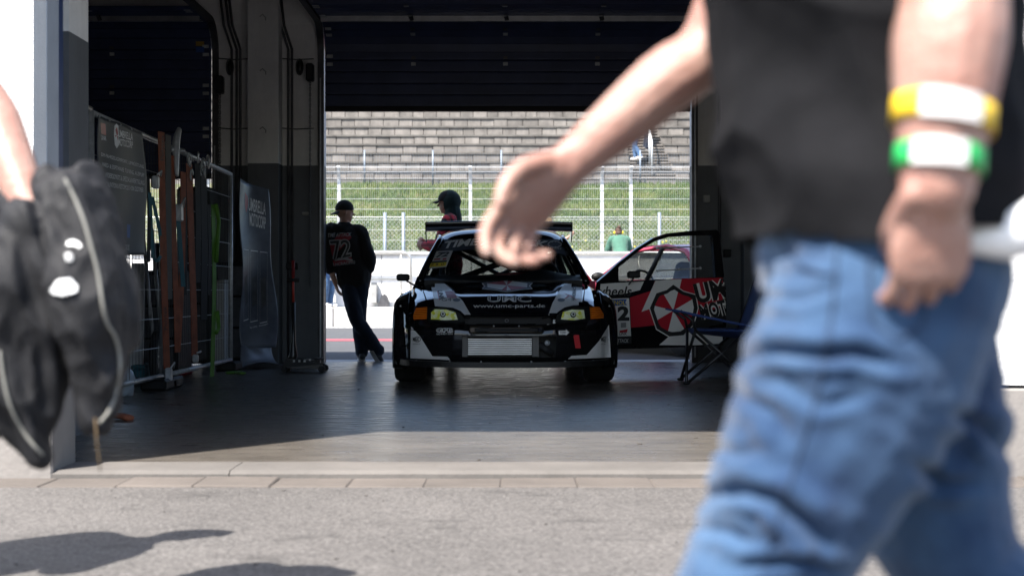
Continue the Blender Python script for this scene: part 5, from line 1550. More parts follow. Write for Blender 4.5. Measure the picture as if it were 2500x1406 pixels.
# ------------------------------------------------------------------ stored things behind the fence
def behind(name, label, cat, px0, px1, py0, py1, back, depth, mat, style=0):
    Y = fpx((px0 + px1) / 2, -back); X0, X1 = wx(px0, Y), wx(px1, Y)
    z0, z1 = max(0.0, wz(py1, Y)), wz(py0, Y)
    o = empty(name, ((X0 + X1) / 2, Y, 0), label=label, cat=cat)
    if style == 0:
        MB().cbox(X0, X1, Y, Y + depth, z0 if z0 > .05 else 0, z1, .015).build('shell', MATS[mat], o)
        MB().cbox(X0 - .008, X1 + .008, Y - .008, Y + depth + .008, z1, z1 + .03, .008).build('lid', MATS[mat], o)
    return o, X0, X1, Y, z0, z1
o, X0, X1, Y, z0, z1 = behind('corrugated_crate', 'white ribbed plastic crate standing behind the last fence panel', 'crate', 492, 548, 690, 925, .28, .5, 'dim_white')
n = 14
for i in range(n):
    t = X0 + (X1 - X0) * (i + .5) / n; MB().box(t - .008, t + .008, Y - .02, Y - .0005, .03, z1 - .02).build('rib', MATS['dim_white'], o)
o, X0, X1, Y, z0, z1 = behind('storage_box', 'teal plastic storage box on the floor behind the fence', 'box', 322, 352, 900, 975, .35, .4, 'strap_teal')
MB().box(X0 + .02, X1 - .02, Y - .012, Y - .002, z1 - .1, z1 - .07).build('handle', MATS['black_plastic'], o)
o, X0, X1, Y, z0, z1 = behind('parts_box', 'small red parts box with white lettering behind the fence', 'box', 418, 455, 905, 930, .3, .3, 'red_dull')
o2 = o
MB().box(X0 + .03, X1 - .03, Y - .004, Y - .001, z1 * .45, z1 * .8).build('label_print', MATS['dim_white'], o)
o, X0, X1, Y, z0, z1 = behind('storage_cabinet', 'tall dark cabinet standing in the bay behind the straps', 'cabinet', 372, 440, 600, 960, .9, .6, 'steel_dark')
MB().box(X0 + .05, X0 + .07, Y - .02, Y - .001, .6, .8).build('handle', MATS['galv'], o)
o, X0, X1, Y, z0, z1 = behind('storage_cabinet', 'low grey cabinet in the bay beside the lime green strap', 'cabinet', 545, 585, 640, 905, .6, .6, 'steel_dark')
MB().box(X0 + .05, X0 + .07, Y - .02, Y - .001, .5, .7).build('handle', MATS['galv'], o)
# hand truck wheel, pale sheets and a plastic bag
Yw = fpx(388, -.2); c = pt(388, 835, Yw)
ht = empty('hand_truck', (c.x, Yw, 0), label='hand truck with spoked wheel leaning behind the fence', cat='hand truck')
zc_ = .22
MB().lathe([(.16, -.03), (.22, -.03), (.22, .03), (.16, .03)], (c.x, Yw, zc_), 'X', 28, close=True).build('wheel', MATS['rubber'], ht, smooth=True)
for k in range(6):
    a = k * math.pi / 3; MB().beam((c.x, Yw, zc_), (c.x, Yw + .17 * math.cos(a), zc_ + .17 * math.sin(a)), .02, .02).build('spoke', MATS['galv'], ht)
for s in (-.05, .25): MB().tube([(c.x - .02, Yw + s, .2), (c.x - .15, Yw + s + .1, 1.3)], .016, 8).build('rail', MATS['galv'], ht, smooth=True)
Yp = fpx(330, -.4); X = wx(330, Yp)
ps = empty('leaning_board', (X, Yp, 0), label='pale narrow board leaning in the bay behind the banner', cat='board')
MB().prism([(X - .06, Yp, .02), (X + .06, Yp, .02), (X + .04, Yp + .15, 1.0), (X - .07, Yp + .15, 1.0)], (0, .03, 0)).build('panel', MATS['dim_white'], ps)
Yp = fpx(302, -.06); X = wx(302, Yp)
pb = empty('plastic_bag', (X, Yp, 0), label='crumpled clear plastic bag on the floor by the fence foot', cat='bag')
m = MB(); m.ball((X, Yp, .1), (.08, .1, .12), n=14)
for v in m.v: v += Vector((0, 0, .03)) * noise.noise(v * 22) + (v - Vector((X, Yp, .1))) * .35 * noise.noise(v * 15)
m.build('bag', M('bag_clear', (.3, .34, .38), .2, bump=.6, bs=30), pb, smooth=True)

for lab, px0, px1, ptop, Yc_, dep in (('long low dark cabinet added in the bay behind the banner', 150, 330, 690, 12.6, .6), ('dark cabinet added in the bay behind the hanging straps', 335, 432, 660, 12.4, .6),
                                     ('tall dark cabinet added in the bay behind the black straps', 430, 512, 455, 14.2, .5), ('low dark cabinet added in the bay beside the last fence post', 505, 600, 640, 14.6, .4)):
    X0, X1 = wx(px0, Yc_), wx(px1, Yc_); z1 = wz(ptop, Yc_)
    o = empty('filler_cabinet', ((X0 + X1) / 2, Yc_, 0), label=lab, cat='cabinet')  # dark filler, added to block the bright view under the left door
    MB().cbox(X0, X1, Yc_, Yc_ + dep, .04, z1, .03).build('shell', MATS['black_plastic'], o)
    for k in range(3): MB().cbox(X0 + .03, X1 - .03, Yc_ - .02, Yc_ - .001, .08 + k * (z1 - .1) / 3, .06 + (k + 1) * (z1 - .1) / 3, .008).build('drawer', MATS['steel_dark'], o)
    for xx in (X0 + .06, X1 - .06): MB().lathe([(0, -.02), (.03, -.02), (.03, .02), (0, .02)], (xx, Yc_ + .08, .03), 'X', 12).build('castor', MATS['rubber'], o)

# ------------------------------------------------------------------ people
def skin_mat(name, c):
    m = M(name, c, .5, vs=11, bump=.3, bs=70, c2=(c[0] * .84, c[1] * .66, c[2] * .64))
    b = m.node_tree.nodes['Principled BSDF']
    b.inputs['Subsurface Weight'].default_value = .12; b.inputs['Subsurface Radius'].default_value = (.012, .004, .002)
    return m
skin_mat('skin', (.31, .193, .152)); skin_mat('skin_far', (.42, .25, .185))
def cloth_mat(name, c, **k):
    k = dict(dict(rough=.9, var=.18, vs=5, bump=.35, bs=240, spec=.2, sheen=.1), **k)
    return M(name, c, **k)
cloth_mat('cloth_black', (.012, .012, .013)); cloth_mat('cloth_charcoal', (.026, .026, .029)); cloth_mat('cloth_navy', (.012, .017, .03)); cloth_mat('cloth_green', (.055, .13, .095)); cloth_mat('jeans_far', (.05, .10, .19), var=.3)
cloth_mat('cloth_teal', (.012, .028, .03)); cloth_mat('cloth_grey', (.12, .12, .12))
M('hair_brown', (.05, .022, .012), .6, bump=.5, bs=120); M('hair_dark', (.012, .009, .007), .6, bump=.5, bs=120); M('hair_blond', (.25, .17, .09), .6, bump=.4, bs=120)
M('shoe_dark', (.02, .02, .022), .6); M('sole_pale', (.45, .42, .38), .7); M('shoe_white', (.7, .7, .7), .6)
def plaid():
    m, nt, b = nodes_of('plaid'); N = nt.nodes.new; L = nt.links
    tc = N('ShaderNodeTexCoord'); sep = N('ShaderNodeSeparateXYZ'); L.new(tc.outputs['Object'], sep.inputs[0])
    def band(sock, sc, th):
        a = N('ShaderNodeMath'); a.operation = 'MULTIPLY'; a.inputs[1].default_value = sc; L.new(sock, a.inputs[0])
        f = N('ShaderNodeMath'); f.operation = 'FRACT'; L.new(a.outputs[0], f.inputs[0])
        g = N('ShaderNodeMath'); g.operation = 'LESS_THAN'; g.inputs[1].default_value = th; L.new(f.outputs[0], g.inputs[0]); return g
    xz = N('ShaderNodeMath'); xz.operation = 'ADD'; L.new(sep.outputs[0], xz.inputs[0]); L.new(sep.outputs[1], xz.inputs[1])
    a, c = band(xz.outputs[0], 11, .5), band(sep.outputs[2], 11, .5)
    s = N('ShaderNodeMath'); s.operation = 'ADD'; L.new(a.outputs[0], s.inputs[0]); L.new(c.outputs[0], s.inputs[1])
    h = N('ShaderNodeMath'); h.operation = 'MULTIPLY'; h.inputs[1].default_value = .5; L.new(s.outputs[0], h.inputs[0])
    cr = N('ShaderNodeValToRGB'); cr.color_ramp.elements[0].color = (.5, .03, .05, 1); cr.color_ramp.elements[1].color = (.012, .008, .01, 1)
    e = cr.color_ramp.elements.new(.5); e.color = (.17, .018, .026, 1)
    L.new(h.outputs[0], cr.inputs[0])
    l1, l2 = band(xz.outputs[0], 11.0, .06), band(sep.outputs[2], 11.0, .06)
    mx = N('ShaderNodeMath'); mx.operation = 'MAXIMUM'; L.new(l1.outputs[0], mx.inputs[0]); L.new(l2.outputs[0], mx.inputs[1])
    mi = N('ShaderNodeMix'); mi.data_type = 'RGBA'; mi.inputs[7].default_value = (.25, .1, .09, 1); L.new(mx.outputs[0], mi.inputs[0]); L.new(cr.outputs[0], mi.inputs[6])
    L.new(mi.outputs[2], b.inputs['Base Color']); b.inputs['Roughness'].default_value = .9
    MATS['plaid'] = m
plaid()

V = Vector
def hand_parts(mb, w, d, n, thumb, curl=.4, k=1.0, spread=.0, fing=None, fr=1.0, fist=False):
    """palm, four fingers and a thumb; w wrist, d finger direction, n palm-facing direction, thumb = side sign"""
    d = V(d).normalized(); n = V(n); n = (n - d * n.dot(d)).normalized(); sd = d.cross(n).normalized() * thumb
    w = V(w)
    mb.limb([(w - d * .03 * k, .028 * k, .021 * k), (w + d * .02 * k, .034 * k, .019 * k), (w + d * .06 * k, .043 * k, .016 * k), (w + d * .088 * k, .041 * k, .013 * k)], side=sd, n=16)
    for i, (o, ln) in enumerate(((.030, .92), (.010, 1.0), (-.011, .94), (-.030, .74))):
        c = curl if fing is None else fing[i]
        p = w + d * (.086 - .006 * abs(i - 1)) * k + sd * o * k
        dirv = (d + sd * (o * 2.0 * spread)).normalized(); nn = n
        pts = [(p - dirv * .015 * k, .0098 * k * fr)]; ang = 0
        pts.append((p, .0100 * k * fr))
        for seg, (sl, bend) in enumerate(((.046, .42 if fist else .75), (.029, 1.25 if fist else 1.05), (.022, .9 if fist else .7))):
            ang += c * bend
            q = dirv * math.cos(ang) + nn * math.sin(ang)
            p = p + q * sl * ln * k
            pts.append((p, (.0092, .0083, .0068)[seg] * k * fr))
        mb.limb(pts, n=10, sub=3)
    b = w + d * .022 * k + sd * .03 * k
    t1 = (sd * .75 + d * .8 + n * .25).normalized(); t2 = (sd * .25 + d * .95 + n * .35).normalized(); t3 = (d * .9 + n * .6 - sd * .1).normalized()
    if fist: t1, t2, t3 = (sd * .1 + d * .8 + n * .6).normalized(), (d * .8 + n * .7 - sd * .35).normalized(), (n * .5 + d * .4 - sd * .75).normalized()
    p1 = b + t1 * .034 * k; p2 = p1 + t2 * .032 * k; p3 = p2 + t3 * .026 * k
    mb.limb([(b - t1 * .02 * k, .014 * k), (b, .0145 * k), (p1, .0118 * k), (p2, .0105 * k), (p3, .008 * k)], n=10, sub=3)

def head_parts(mb, c, f, u, k=1.0):
    f = V(f).normalized(); u = V(u); u = (u - f * u.dot(f)).normalized(); r = f.cross(u)
    c = V(c); ax = (r, f, u)
    mb.ball(c + u * .022 * k - f * .008 * k, (.074 * k, .094 * k, .096 * k), ax, 20)
    mb.ball(c + f * .022 * k - u * .045 * k, (.056 * k, .068 * k, .072 * k), ax, 18)
    mb.ball(c + f * .058 * k - u * .088 * k, (.028 * k, .024 * k, .022 * k), ax, 12)       # chin
    mb.ball(c + f * .080 * k + u * .022 * k, (.05 * k, .014 * k, .014 * k), ax, 12)         # brow
    mb.limb([(c + f * .083 * k + u * .012 * k, .008 * k), (c + f * .098 * k - u * .012 * k, .010 * k), (c + f * .108 * k - u * .026 * k, .0125 * k)], n=8)   # nose
    mb.ball(c + f * .086 * k - u * .056 * k, (.024 * k, .01 * k, .010 * k), ax, 10)         # lips
    for s in (-1, 1): mb.ball(c + r * s * .077 * k - f * .012 * k - u * .008 * k, (.010 * k, .02 * k, .032 * k), ax, 10)
    return f, u, r

def std(h=1.75):
    d = dict(pelvis=(0, 0, .95), waist=(0, 0, 1.08), chest=(0, .0, 1.28), neck=(0, -.015, 1.46), head=(0, .02, 1.625),
             SR=(.185, -.01, 1.405), ER=(.235, -.03, 1.12), WR=(.245, .04, .875), SL=(-.185, -.01, 1.405), EL=(-.235, -.03, 1.12), WL=(-.245, .04, .875),
             HR=(.09, 0, .93), KR=(.10, .02, .50), AR=(.10, -.03, .085), HL=(-.09, 0, .93), KL=(-.10, .02, .50), AL=(-.10, -.03, .085))
    return {k: V(v) * (h / 1.75) for k, v in d.items()}

def person(label, base, yaw, h=1.75, over=None, face=None, up=(0, 0, 1), skin='skin_far', top='cloth_black', bottom='cloth_navy', shoe='shoe_dark', sole='sole_pale',
           sleeve='long', hood=False, hair=None, hairmat='hair_dark', capdir=None, voxel=.009, loose=.022, curl=.45, eyes=True, feet=(None, None), group=None, build=1.0, legs=True, armk=1.0, curls=None, palms=None, foldt=None, foldb=None, hdirs=None, thumbs=None, hemcut=False, fr=1.0, legk=0.0, handk=None):
    """local frame: faces +y, right is +x. Returns the root and its parts"""
    J = std(h); k = h / 1.75
    for q, v in (over or {}).items(): J[q] = V(v)
    R3 = Matrix.Translation(V(base)) @ Matrix.Rotation(yaw, 4, 'Z')
    root = empty('person', base, label=label, cat='person')
    if group: root['group'] = group
    W = {q: R3 @ v for q, v in J.items()}
    rot = Matrix.Rotation(yaw, 3, 'Z'); fwd = rot @ V((0, 1, 0)); rt = (W['SR'] - W['SL']).normalized(); rth = (W['HR'] - W['HL']).normalized()
    f = rot @ V(face) if face else fwd
    parts = {'root': root, 'W': W}
    g = build
    mb = MB()
    mb.limb([(W['pelvis'] - V((0, 0, .05 * k)), .15 * k * g, .10 * k * g), (W['pelvis'], .155 * k * g, .108 * k * g), (W['waist'], .135 * k * g, .098 * k * g), (W['chest'], .16 * k * g, .112 * k * g), ((W['chest'] + W['neck']) / 2 + V((0, 0, .03)), .155 * k * g, .095 * k * g), (W['neck'] - V((0, 0, .02)), .075 * k, .07 * k)], side=rt)
    mb.limb([(W['neck'] - V((0, 0, .05)), .066 * k, .062 * k), (W['neck'].lerp(W['head'], .55), .056 * k, .06 * k), (W['head'], .055 * k, .06 * k)], side=rt)
    _f, _u, _r = head_parts(mb, W['head'], f, rot @ V(up), k)
    for s in 'RL':
        S, E, Wr = W['S' + s], W['E' + s], W['W' + s]
        ak = armk[s] if isinstance(armk, dict) else armk
        mb.limb([(S + (W['neck'] - S) * .25, .052 * k * g), (S, .056 * k * g), (S.lerp(E, .5), .047 * k * g), (E, .039 * k * ak), (E.lerp(Wr, .35), .041 * k * ak), (Wr, .027 * k * ak, .025 * k * ak)], n=14)
        d = (Wr - E).normalized()
        inward = (W['pelvis'] - Wr); inward.z = 0
        if palms and palms.get(s): inward = V(palms[s])
        if hdirs and hdirs.get(s): d = V(hdirs[s]).normalized()
        nrm_ = inward if inward.length > .05 else fwd
        want = V(thumbs[s]) if thumbs and thumbs.get(s) else fwd
        cu = curls[s] if curls else curl
        hand_parts(mb, Wr, d, nrm_, 1 if d.cross(nrm_).dot(want) > 0 else -1, cu if not isinstance(cu, tuple) else .5, k * (handk[s] if handk else 1.0), spread=1.0 if fr < 1 else 0, fing=cu if isinstance(cu, tuple) else None, fr=fr, fist=(sum(cu) > 4.2) if isinstance(cu, tuple) else False)
        if legs:
            Hh, K, A = W['H' + s], W['K' + s], W['A' + s]
            mb.limb([(Hh, .085 * k * g), (Hh.lerp(K, .4), .078 * k * g), (K, .054 * k), (K.lerp(A, .35), .055 * k), (A, .036 * k)], n=12)
    body = fuse(mb, 'body', MATS[skin], root, voxel, 2); parts['body'] = body
    if eyes:
        for s in (-1, 1): MB().ball(W['head'] + _f * .083 * k + _r * s * .031 * k + _u * .004 * k, (.011 * k, .006 * k, .006 * k), (_r, _f, _u), 8).build('eye', M('eye', (.02, .015, .012), .2), body, smooth=True)
    # upper garment
    L_ = loose; mb = MB()
    hem = W['pelvis'].lerp(W['waist'], .0) - V((0, 0, .06 * k))
    hx_ = .03 if hemcut else 0.0
    mb.limb([(hem, .163 * k * g + L_ * .6 + hx_, .118 * k * g + L_ * .6 - hx_ * .4), (W['pelvis'] + V((0, 0, .02)), .165 * k * g + L_ + hx_ * .6, .12 * k * g + L_ - hx_ * .3), (W['waist'], .148 * k * g + L_, .112 * k * g + L_), (W['chest'], .168 * k * g + L_, .122 * k * g + L_), ((W['chest'] + W['neck']) / 2 + V((0, 0, .03)), .16 * k * g + L_ * .8, .10 * k * g + L_ * .8), (W['neck'] - V((0, 0, .012)), .078 * k + L_ * .5, .072 * k + L_ * .5)], side=rt)
    for s in 'RL':
        S, E, Wr = W['S' + s], W['E' + s], W['W' + s]
        a = [(S + (W['neck'] - S) * .3, .06 * k * g + L_ * .6), (S, .062 * k * g + L_ * .8), (S.lerp(E, .5), .052 * k * g + L_)]
        if sleeve == 'long': a += [(E, .046 * k + L_), (E.lerp(Wr, .5), .043 * k + L_), (E.lerp(Wr, .93), .036 * k + L_ * .4)]
        elif sleeve == 'pushed': a += [(E, .046 * k + L_), (E.lerp(Wr, .45), .046 * k + L_ * .6)]
        else: a += [(S.lerp(E, .62), .05 * k + L_)]
        mb.limb(a, n=14)
    if hood == 'down':
        nb = W['neck'] - _f * .05 * k
        mb.limb([(nb + rt * .1 + V((0, 0, .01)), .035, .04), (nb - fwd * .05 - V((0, 0, .03)), .05, .05), (nb - rt * .1 + V((0, 0, .01)), .035, .04)], n=12)
    def wrinkle(co, no):
        n1 = vnoise(co, (9, 9, 5), 3.1); n2 = vnoise(co, (22, 22, 16), 7.7)
        return .008 * n1 + .004 * n2
    parts['top'] = fuse(mb, 'jacket' if sleeve != 'short' else 'shirt', MATS[top], root, max(voxel, .0055), 3, foldt or wrinkle)
    if hemcut:
        tm_ = parts['top'].data; bm = bmesh.new(); bm.from_mesh(tm_); wmx = WM[root.name]
        dele = [v for v in bm.verts if (wmx @ v.co).z < hem.z + .006 * math.sin(v.co.x * 30) and ((wmx @ v.co) - hem).to_2d().length < .30]
        bmesh.ops.delete(bm, geom=dele, context='VERTS'); bm.to_mesh(tm_); bm.free()
    if hood == 'up':
        mb = MB(); c = W['head']
        mb.ball(c + _u * .012 - _f * .03, (.098 * k, .115 * k, .125 * k), (_r, _f, _u), 20)
        mb.limb([(c - _u * .06 - _f * .045, .09 * k, .085 * k), (W['neck'] - _f * .02 + V((0, 0, .0)), .10 * k, .10 * k), (W['neck'] - V((0, 0, .06)), .12 * k, .10 * k)], side=rt)
        ho = fuse(mb, 'hood', MATS['cloth_teal'], root, .008, 3, lambda co, no: .005 * vnoise(co, (20, 20, 14), 1.0))
        bm = bmesh.new(); bm.from_mesh(ho.data)
        iv = WM[root.name].inverted(); cc = iv @ c
        dele = [v for v in bm.verts if (v.co - cc).dot(_f) > .045 * k and abs((v.co - cc).dot(_r)) < .075 * k and -.14 * k < (v.co - cc).dot(_u) < .075 * k]
        bmesh.ops.delete(bm, geom=dele, context='VERTS'); bm.to_mesh(ho.data); bm.free()
    # trousers and shoes
    if legs:
        mb = MB(); L2 = .018 + legk
        mb.limb([(W['pelvis'] + V((0, 0, .06 * k)), .152 * k * g, .11 * k * g - hx_ * .6), (W['pelvis'] - V((0, 0, .03)), .16 * k * g + .006, .118 * k * g + .006 - hx_ * .8), (W['pelvis'] - V((0, 0, .08)), .14 * k * g, .11 * k * g)], side=rth)
        for s in 'RL':
            Hh, K, A = W['H' + s], W['K' + s], W['A' + s]
            mb.limb([(Hh + V((0, 0, .02)), .09 * k * g + L2 * .6), (Hh.lerp(K, .35), .086 * k * g + L2 * .8), (K, .063 * k + L2), (K.lerp(A, .4), .062 * k + L2), (K.lerp(A, .85), .055 * k + L2), (A + V((0, 0, .015)), .056 * k + L2 * .9)], n=16)
        parts['bottom'] = fuse(mb, 'trousers', MATS[bottom], root, max(voxel, .0055), 3, foldb or (lambda co, no: .007 * vnoise(co, (10, 10, 7), 5.0) + .004 * vnoise(co, (24, 24, 20), 2.0)))
        if hemcut:
            tm_ = parts['bottom'].data; bm = bmesh.new(); bm.from_mesh(tm_); wmx = WM[root.name]
            bmesh.ops.delete(bm, geom=[v for v in bm.verts if (wmx @ v.co).z > hem.z + .022], context='VERTS'); bm.to_mesh(tm_); bm.free()
        for i, s in enumerate('RL'):
            A = W['A' + s]; fd = feet[i]
            fd = rot @ V(fd) if fd else fwd
            fd = fd.normalized(); upv = fd.cross(V((0, 0, 1)).cross(fd)).normalized() if abs(fd.z) < .95 else -fwd
            upv = V((0, 0, 1)) - fd * fd.z; upv = upv.normalized() if upv.length > .05 else -fwd
            hl = A - fd * .05 * k - upv * .03 * k; toe = A + fd * .17 * k - upv * .045 * k
            sd = fd.cross(upv)
            sh = MB().limb([(A + upv * .02 * k, .046 * k, .05 * k), (A - upv * .03 * k + fd * .01, .045 * k, .06 * k)], side=sd)
            sh.limb([(hl, .036 * k, .04 * k), (A + fd * .05 * k - upv * .035 * k, .042 * k, .042 * k), (toe - fd * .05 * k, .046 * k, .034 * k), (toe, .038 * k, .026 * k)], side=sd)
            so = fuse(sh, 'shoe', MATS[shoe], root, .008, 2)
            MB().limb([(hl - upv * .036 * k, .04 * k, .014), (A + fd * .05 * k - upv * .072 * k, .045 * k, .014), (toe - upv * .02 * k, .042 * k, .013)], side=sd).build('sole', MATS[sole], so, smooth=True)
    # hair or cap
    c = W['head']
    if hair in ('short', 'bun'):
        mb = MB(); mb.ball(c + _u * .03 * k - _f * .016 * k, (.08 * k, .096 * k, .098 * k), (_r, _f, _u), 18)
        if hair == 'bun': mb.ball(c + _u * .1 * k - _f * .09 * k, .045 * k, n=12); mb.ball(c - _f * .05 * k - _u * .03 * k, (.075 * k, .06 * k, .07 * k), (_r, _f, _u), 12)
        ho = fuse(mb, 'hair', MATS[hairmat], root, .008, 2, lambda co, no: .004 * vnoise(co, (40, 40, 40), 1.0))
        bm = bmesh.new(); bm.from_mesh(ho.data); cc = WM[root.name].inverted() @ c
        dele = [v for v in bm.verts if (v.co - cc).dot(_f) > .03 * k and (v.co - cc).dot(_u) < .055 * k]
        bmesh.ops.delete(bm, geom=dele, context='VERTS'); bm.to_mesh(ho.data); bm.free()
    if capdir is not None:
        cdv = (rot @ V(capdir)).normalized(); sdv = cdv.cross(_u).normalized()
        mb = MB()
        def dome(a, b):
            th = a * math.pi * .56; ph = b * 2 * math.pi
            return c + _u * (.035 + .098 * math.cos(th)) * k + (_f * math.cos(ph) * .103 + _r * math.sin(ph) * .084) * k * math.sin(th)
        mb.grid(dome, 10, 24)
        mb.grid(lambda a, b: c + cdv * (.085 + .085 * a * math.cos((b - .5) * 2.2)) * k + sdv * (b - .5) * .16 * k * (1 - .15 * a) + _u * (.035 - .02 * a - .06 * (b - .5) ** 2) * k, 6, 10)
        cp_ = mb.build('cap', MATS['cloth_black'], root, smooth=True); so = cp_.modifiers.new('t', 'SOLIDIFY'); so.thickness = .005
    return parts

# the man leaning on the frame of the rear door, seen from behind
Y0 = 15.55
bx = wx(888, Y0)
def loc(px, py, dy=0.0): return V((wx(px, Y0) - bx, dy, wz(py, Y0)))
lm = person('man in black number 72 hoodie and backwards cap leaning on the door frame', (bx, Y0, 0), 0, 1.76,
            over=dict(pelvis=loc(862, 672), waist=loc(856, 645), chest=loc(846, 605), neck=loc(841, 553), head=loc(841, 518),
                      SR=loc(880, 569), ER=loc(903, 632, -.02), WR=loc(900, 682, .03), SL=loc(802, 566), EL=loc(799, 628, -.03), WL=loc(820, 692, -.05),
                      HR=loc(878, 680), KR=loc(876, 775, .0), AR=loc(884, 862, -.02), HL=loc(850, 680), KL=loc(873, 778, -.10), AL=loc(922, 858, .05)),
            face=(.9, .35, 0), capdir=(-.85, -.45, -.25), top='cloth_black', bottom='cloth_navy', hood='down', sleeve='pushed', feet=((-.15, 1, 0), (.45, .35, -.75)), loose=.03)
lb = bvh_of(lm['top'])
M('hoodie_print', (.26, .26, .27), .7); M('hoodie_red', (.2, .012, .02), .7)
HD = lambda nm, sh, mt, off=.004: decal(nm, sh, lb, MATS[mt], lm['top'], off, 5)
HD('print_flash', [poly((825, 573), (852, 568), (858, 580), (842, 598), (828, 612), (812, 625), (806, 600)), poly((812, 636), (858, 628), (862, 640), (815, 648))], 'hoodie_red', .004)
HD('lettering', [quad_text('TIME ATTACK', (800, 570), (858, 568), (857, 577), (800, 580), shear=.25, bold=.02)], 'hoodie_print', .006)
w_ = quad_text('72', (803, 586), (857, 583), (858, 628), (812, 637), bold=.05)
HD('race_number', [w_], 'hoodie_print', .006); HD('race_number', [quad_text('72', (805, 588.5), (855, 585.5), (856, 626), (814, 634.5), bold=.0)], 'black_print', .008)
HD('lettering', [quad_text('UMCRACING', (812, 642), (867, 636), (867, 644), (813, 650), bold=.03)], 'hoodie_print', .006)
HD('car_print', [poly((816, 638), (826, 630), (845, 628), (862, 634), (860, 638), (840, 634), (828, 636))], 'hoodie_print', .0055)

# the man in the plaid shirt behind the race car, in profile
Yp = 16.55
person('bearded man in red plaid shirt with hood over cap behind the car', (wx(1098, Yp), Yp, 0), R(90), 1.93,
       over=dict(SR=(.21, .0, 1.57), SL=(-.21, .0, 1.57), ER=(.27, .10, 1.28), WR=(.12, .28, 1.33), EL=(-.28, .12, 1.27), WL=(-.10, .30, 1.3)), face=(0, 1, -.05), hood='up', capdir=(0, 1, -.05), top='plaid', bottom='cloth_black', curl=.9, voxel=.01)
W_ = None
bd = MB(); 
# spectators on the platform behind the pit wall
Yq = 32.5
gl_p = person('fair haired man with glasses standing behind the rear wing', (wx(1338, Yq), Yq, .66), R(-60), 1.80, face=(0, 1, -.15), hair='short', hairmat='hair_blond', top='cloth_charcoal', bottom='jeans_far', sleeve='short',
                over=dict(ER=(.3, .1, 1.2), WR=(.42, .3, 1.35)), voxel=.012)
hw = gl_p['W']['head']; ff = Matrix.Rotation(R(-60), 3, 'Z') @ V((0, 1, -.15)).normalized(); rr = ff.cross(V((0, 0, 1))).normalized()
gm = MB()
for s in (-1, 1):
    c = hw + ff * .1 + rr * s * .033
    gm.tube([c + rr * .026 * math.cos(t) + V((0, 0, .018)) * math.sin(t) for t in [i * math.pi / 5 for i in range(10)]], .004, 5, closed=True)
    gm.tube([c + rr * s * .026, hw + rr * s * .08 + V((0, 0, .005))], .004, 5)
gm.build('glasses', MATS['black_plastic'], gl_p['root'])
wm = person('woman in green hoodie with brown bun leaning on the pit wall', (wx(1516, Yq), Yq, .66), R(6), 1.66, over=dict(chest=(0, .14, 1.19), waist=(0, .05, 1.03), neck=(0, .24, 1.34), head=(.0, .31, 1.47), SR=(.18, .2, 1.29), SL=(-.18, .2, 1.29), ER=(.25, .3, 1.04), WR=(.12, .45, .98), EL=(-.25, .3, 1.04), WL=(-.12, .45, .98)),
            face=(0, 1, -.25), hair='bun', hairmat='hair_brown', top='cloth_green', bottom='jeans_far', hood='down', voxel=.011, loose=.035)
hw = wm['W']['head']
ear = MB().tube([hw + V((.088 * math.cos(t), .01, .02 + .105 * math.sin(t))) for t in [i * math.pi / 8 for i in range(9)]], .006, 6); ear.build('headset_band', MATS['black_plastic'], wm['root'], smooth=True)
for s in (-1, 1): MB().ball(hw + V((s * .095, 0, -.01)), (.02, .03, .034), n=10).build('ear_cup', MATS['yellow'], wm['root'], smooth=True)
# someone standing on the wall step behind the leaning man
Yw = 31.32
person('person in blue jeans standing on the pit wall step', (wx(801, Yw), Yw, .42), R(-120), 1.80, hair='short', top='cloth_grey', bottom='jeans_far', shoe='shoe_white', voxel=.012)
# two people on the terrace stairs
zs1 = wz(388, YS + .9)
person('man in blue jeans and white shoes on the terrace stairs', (wx(1553, YS + .9), YS + .9, wz(390, YS + .9)), R(65), 1.78, hair='short', top='cloth_black', bottom='jeans_far', shoe='shoe_white', voxel=.013, over=dict(KR=(.10, .12, .52), AR=(.1, .06, .09), KL=(-.10, .0, .5), AL=(-.1, -.2, .1)))
person('man in dark clothes and navy cap on the stairs by the rail', (wx(1578, YS + 2.3), YS + 2.3, wz(368, YS + 2.3)), R(-70), 1.70, capdir=(0, 1, -.1), top='cloth_navy', bottom='cloth_navy', voxel=.013, over=dict(ER=(.28, .15, 1.2), WR=(.2, .35, 1.1)))

# ------------------------------------------------------------------ the man striding past close to the camera
def denim():
    m, nt, b = nodes_of('denim'); N = nt.nodes.new; L = nt.links
    tc = N('ShaderNodeTexCoord')
    n = N('ShaderNodeTexNoise'); n.inputs['Scale'].default_value = 7; n.inputs['Detail'].default_value = 6; n.inputs['Roughness'].default_value = .6; L.new(tc.outputs['Object'], n.inputs[0])
    cr = N('ShaderNodeValToRGB'); e = cr.color_ramp.elements
    e[0].position = .32; e[0].color = (.007, .022, .060, 1); e[1].position = .7; e[1].color = (.042, .085, .155, 1)
    L.new(n.outputs[0], cr.inputs[0]); L.new(cr.outputs[0], b.inputs['Base Color'])
    b.inputs['Roughness'].default_value = .9; b.inputs['Specular IOR Level'].default_value = .2; b.inputs['Sheen Weight'].default_value = .15
    w = N('ShaderNodeTexNoise'); w.inputs['Scale'].default_value = 320; L.new(tc.outputs['Object'], w.inputs[0])
    bp = N('ShaderNodeBump'); bp.inputs['Strength'].default_value = .3; bp.inputs['Distance'].default_value = .004; L.new(w.outputs[0], bp.inputs['Height']); L.new(bp.outputs[0], b.inputs['Normal'])
    MATS['denim'] = m
denim()
cloth_mat('tee_grey', (.0058, .0058, .0068), vs=7, var=.25, sheen=0, spec=.12)
X0, Y0w = wx(2140, 1.6), 1.6
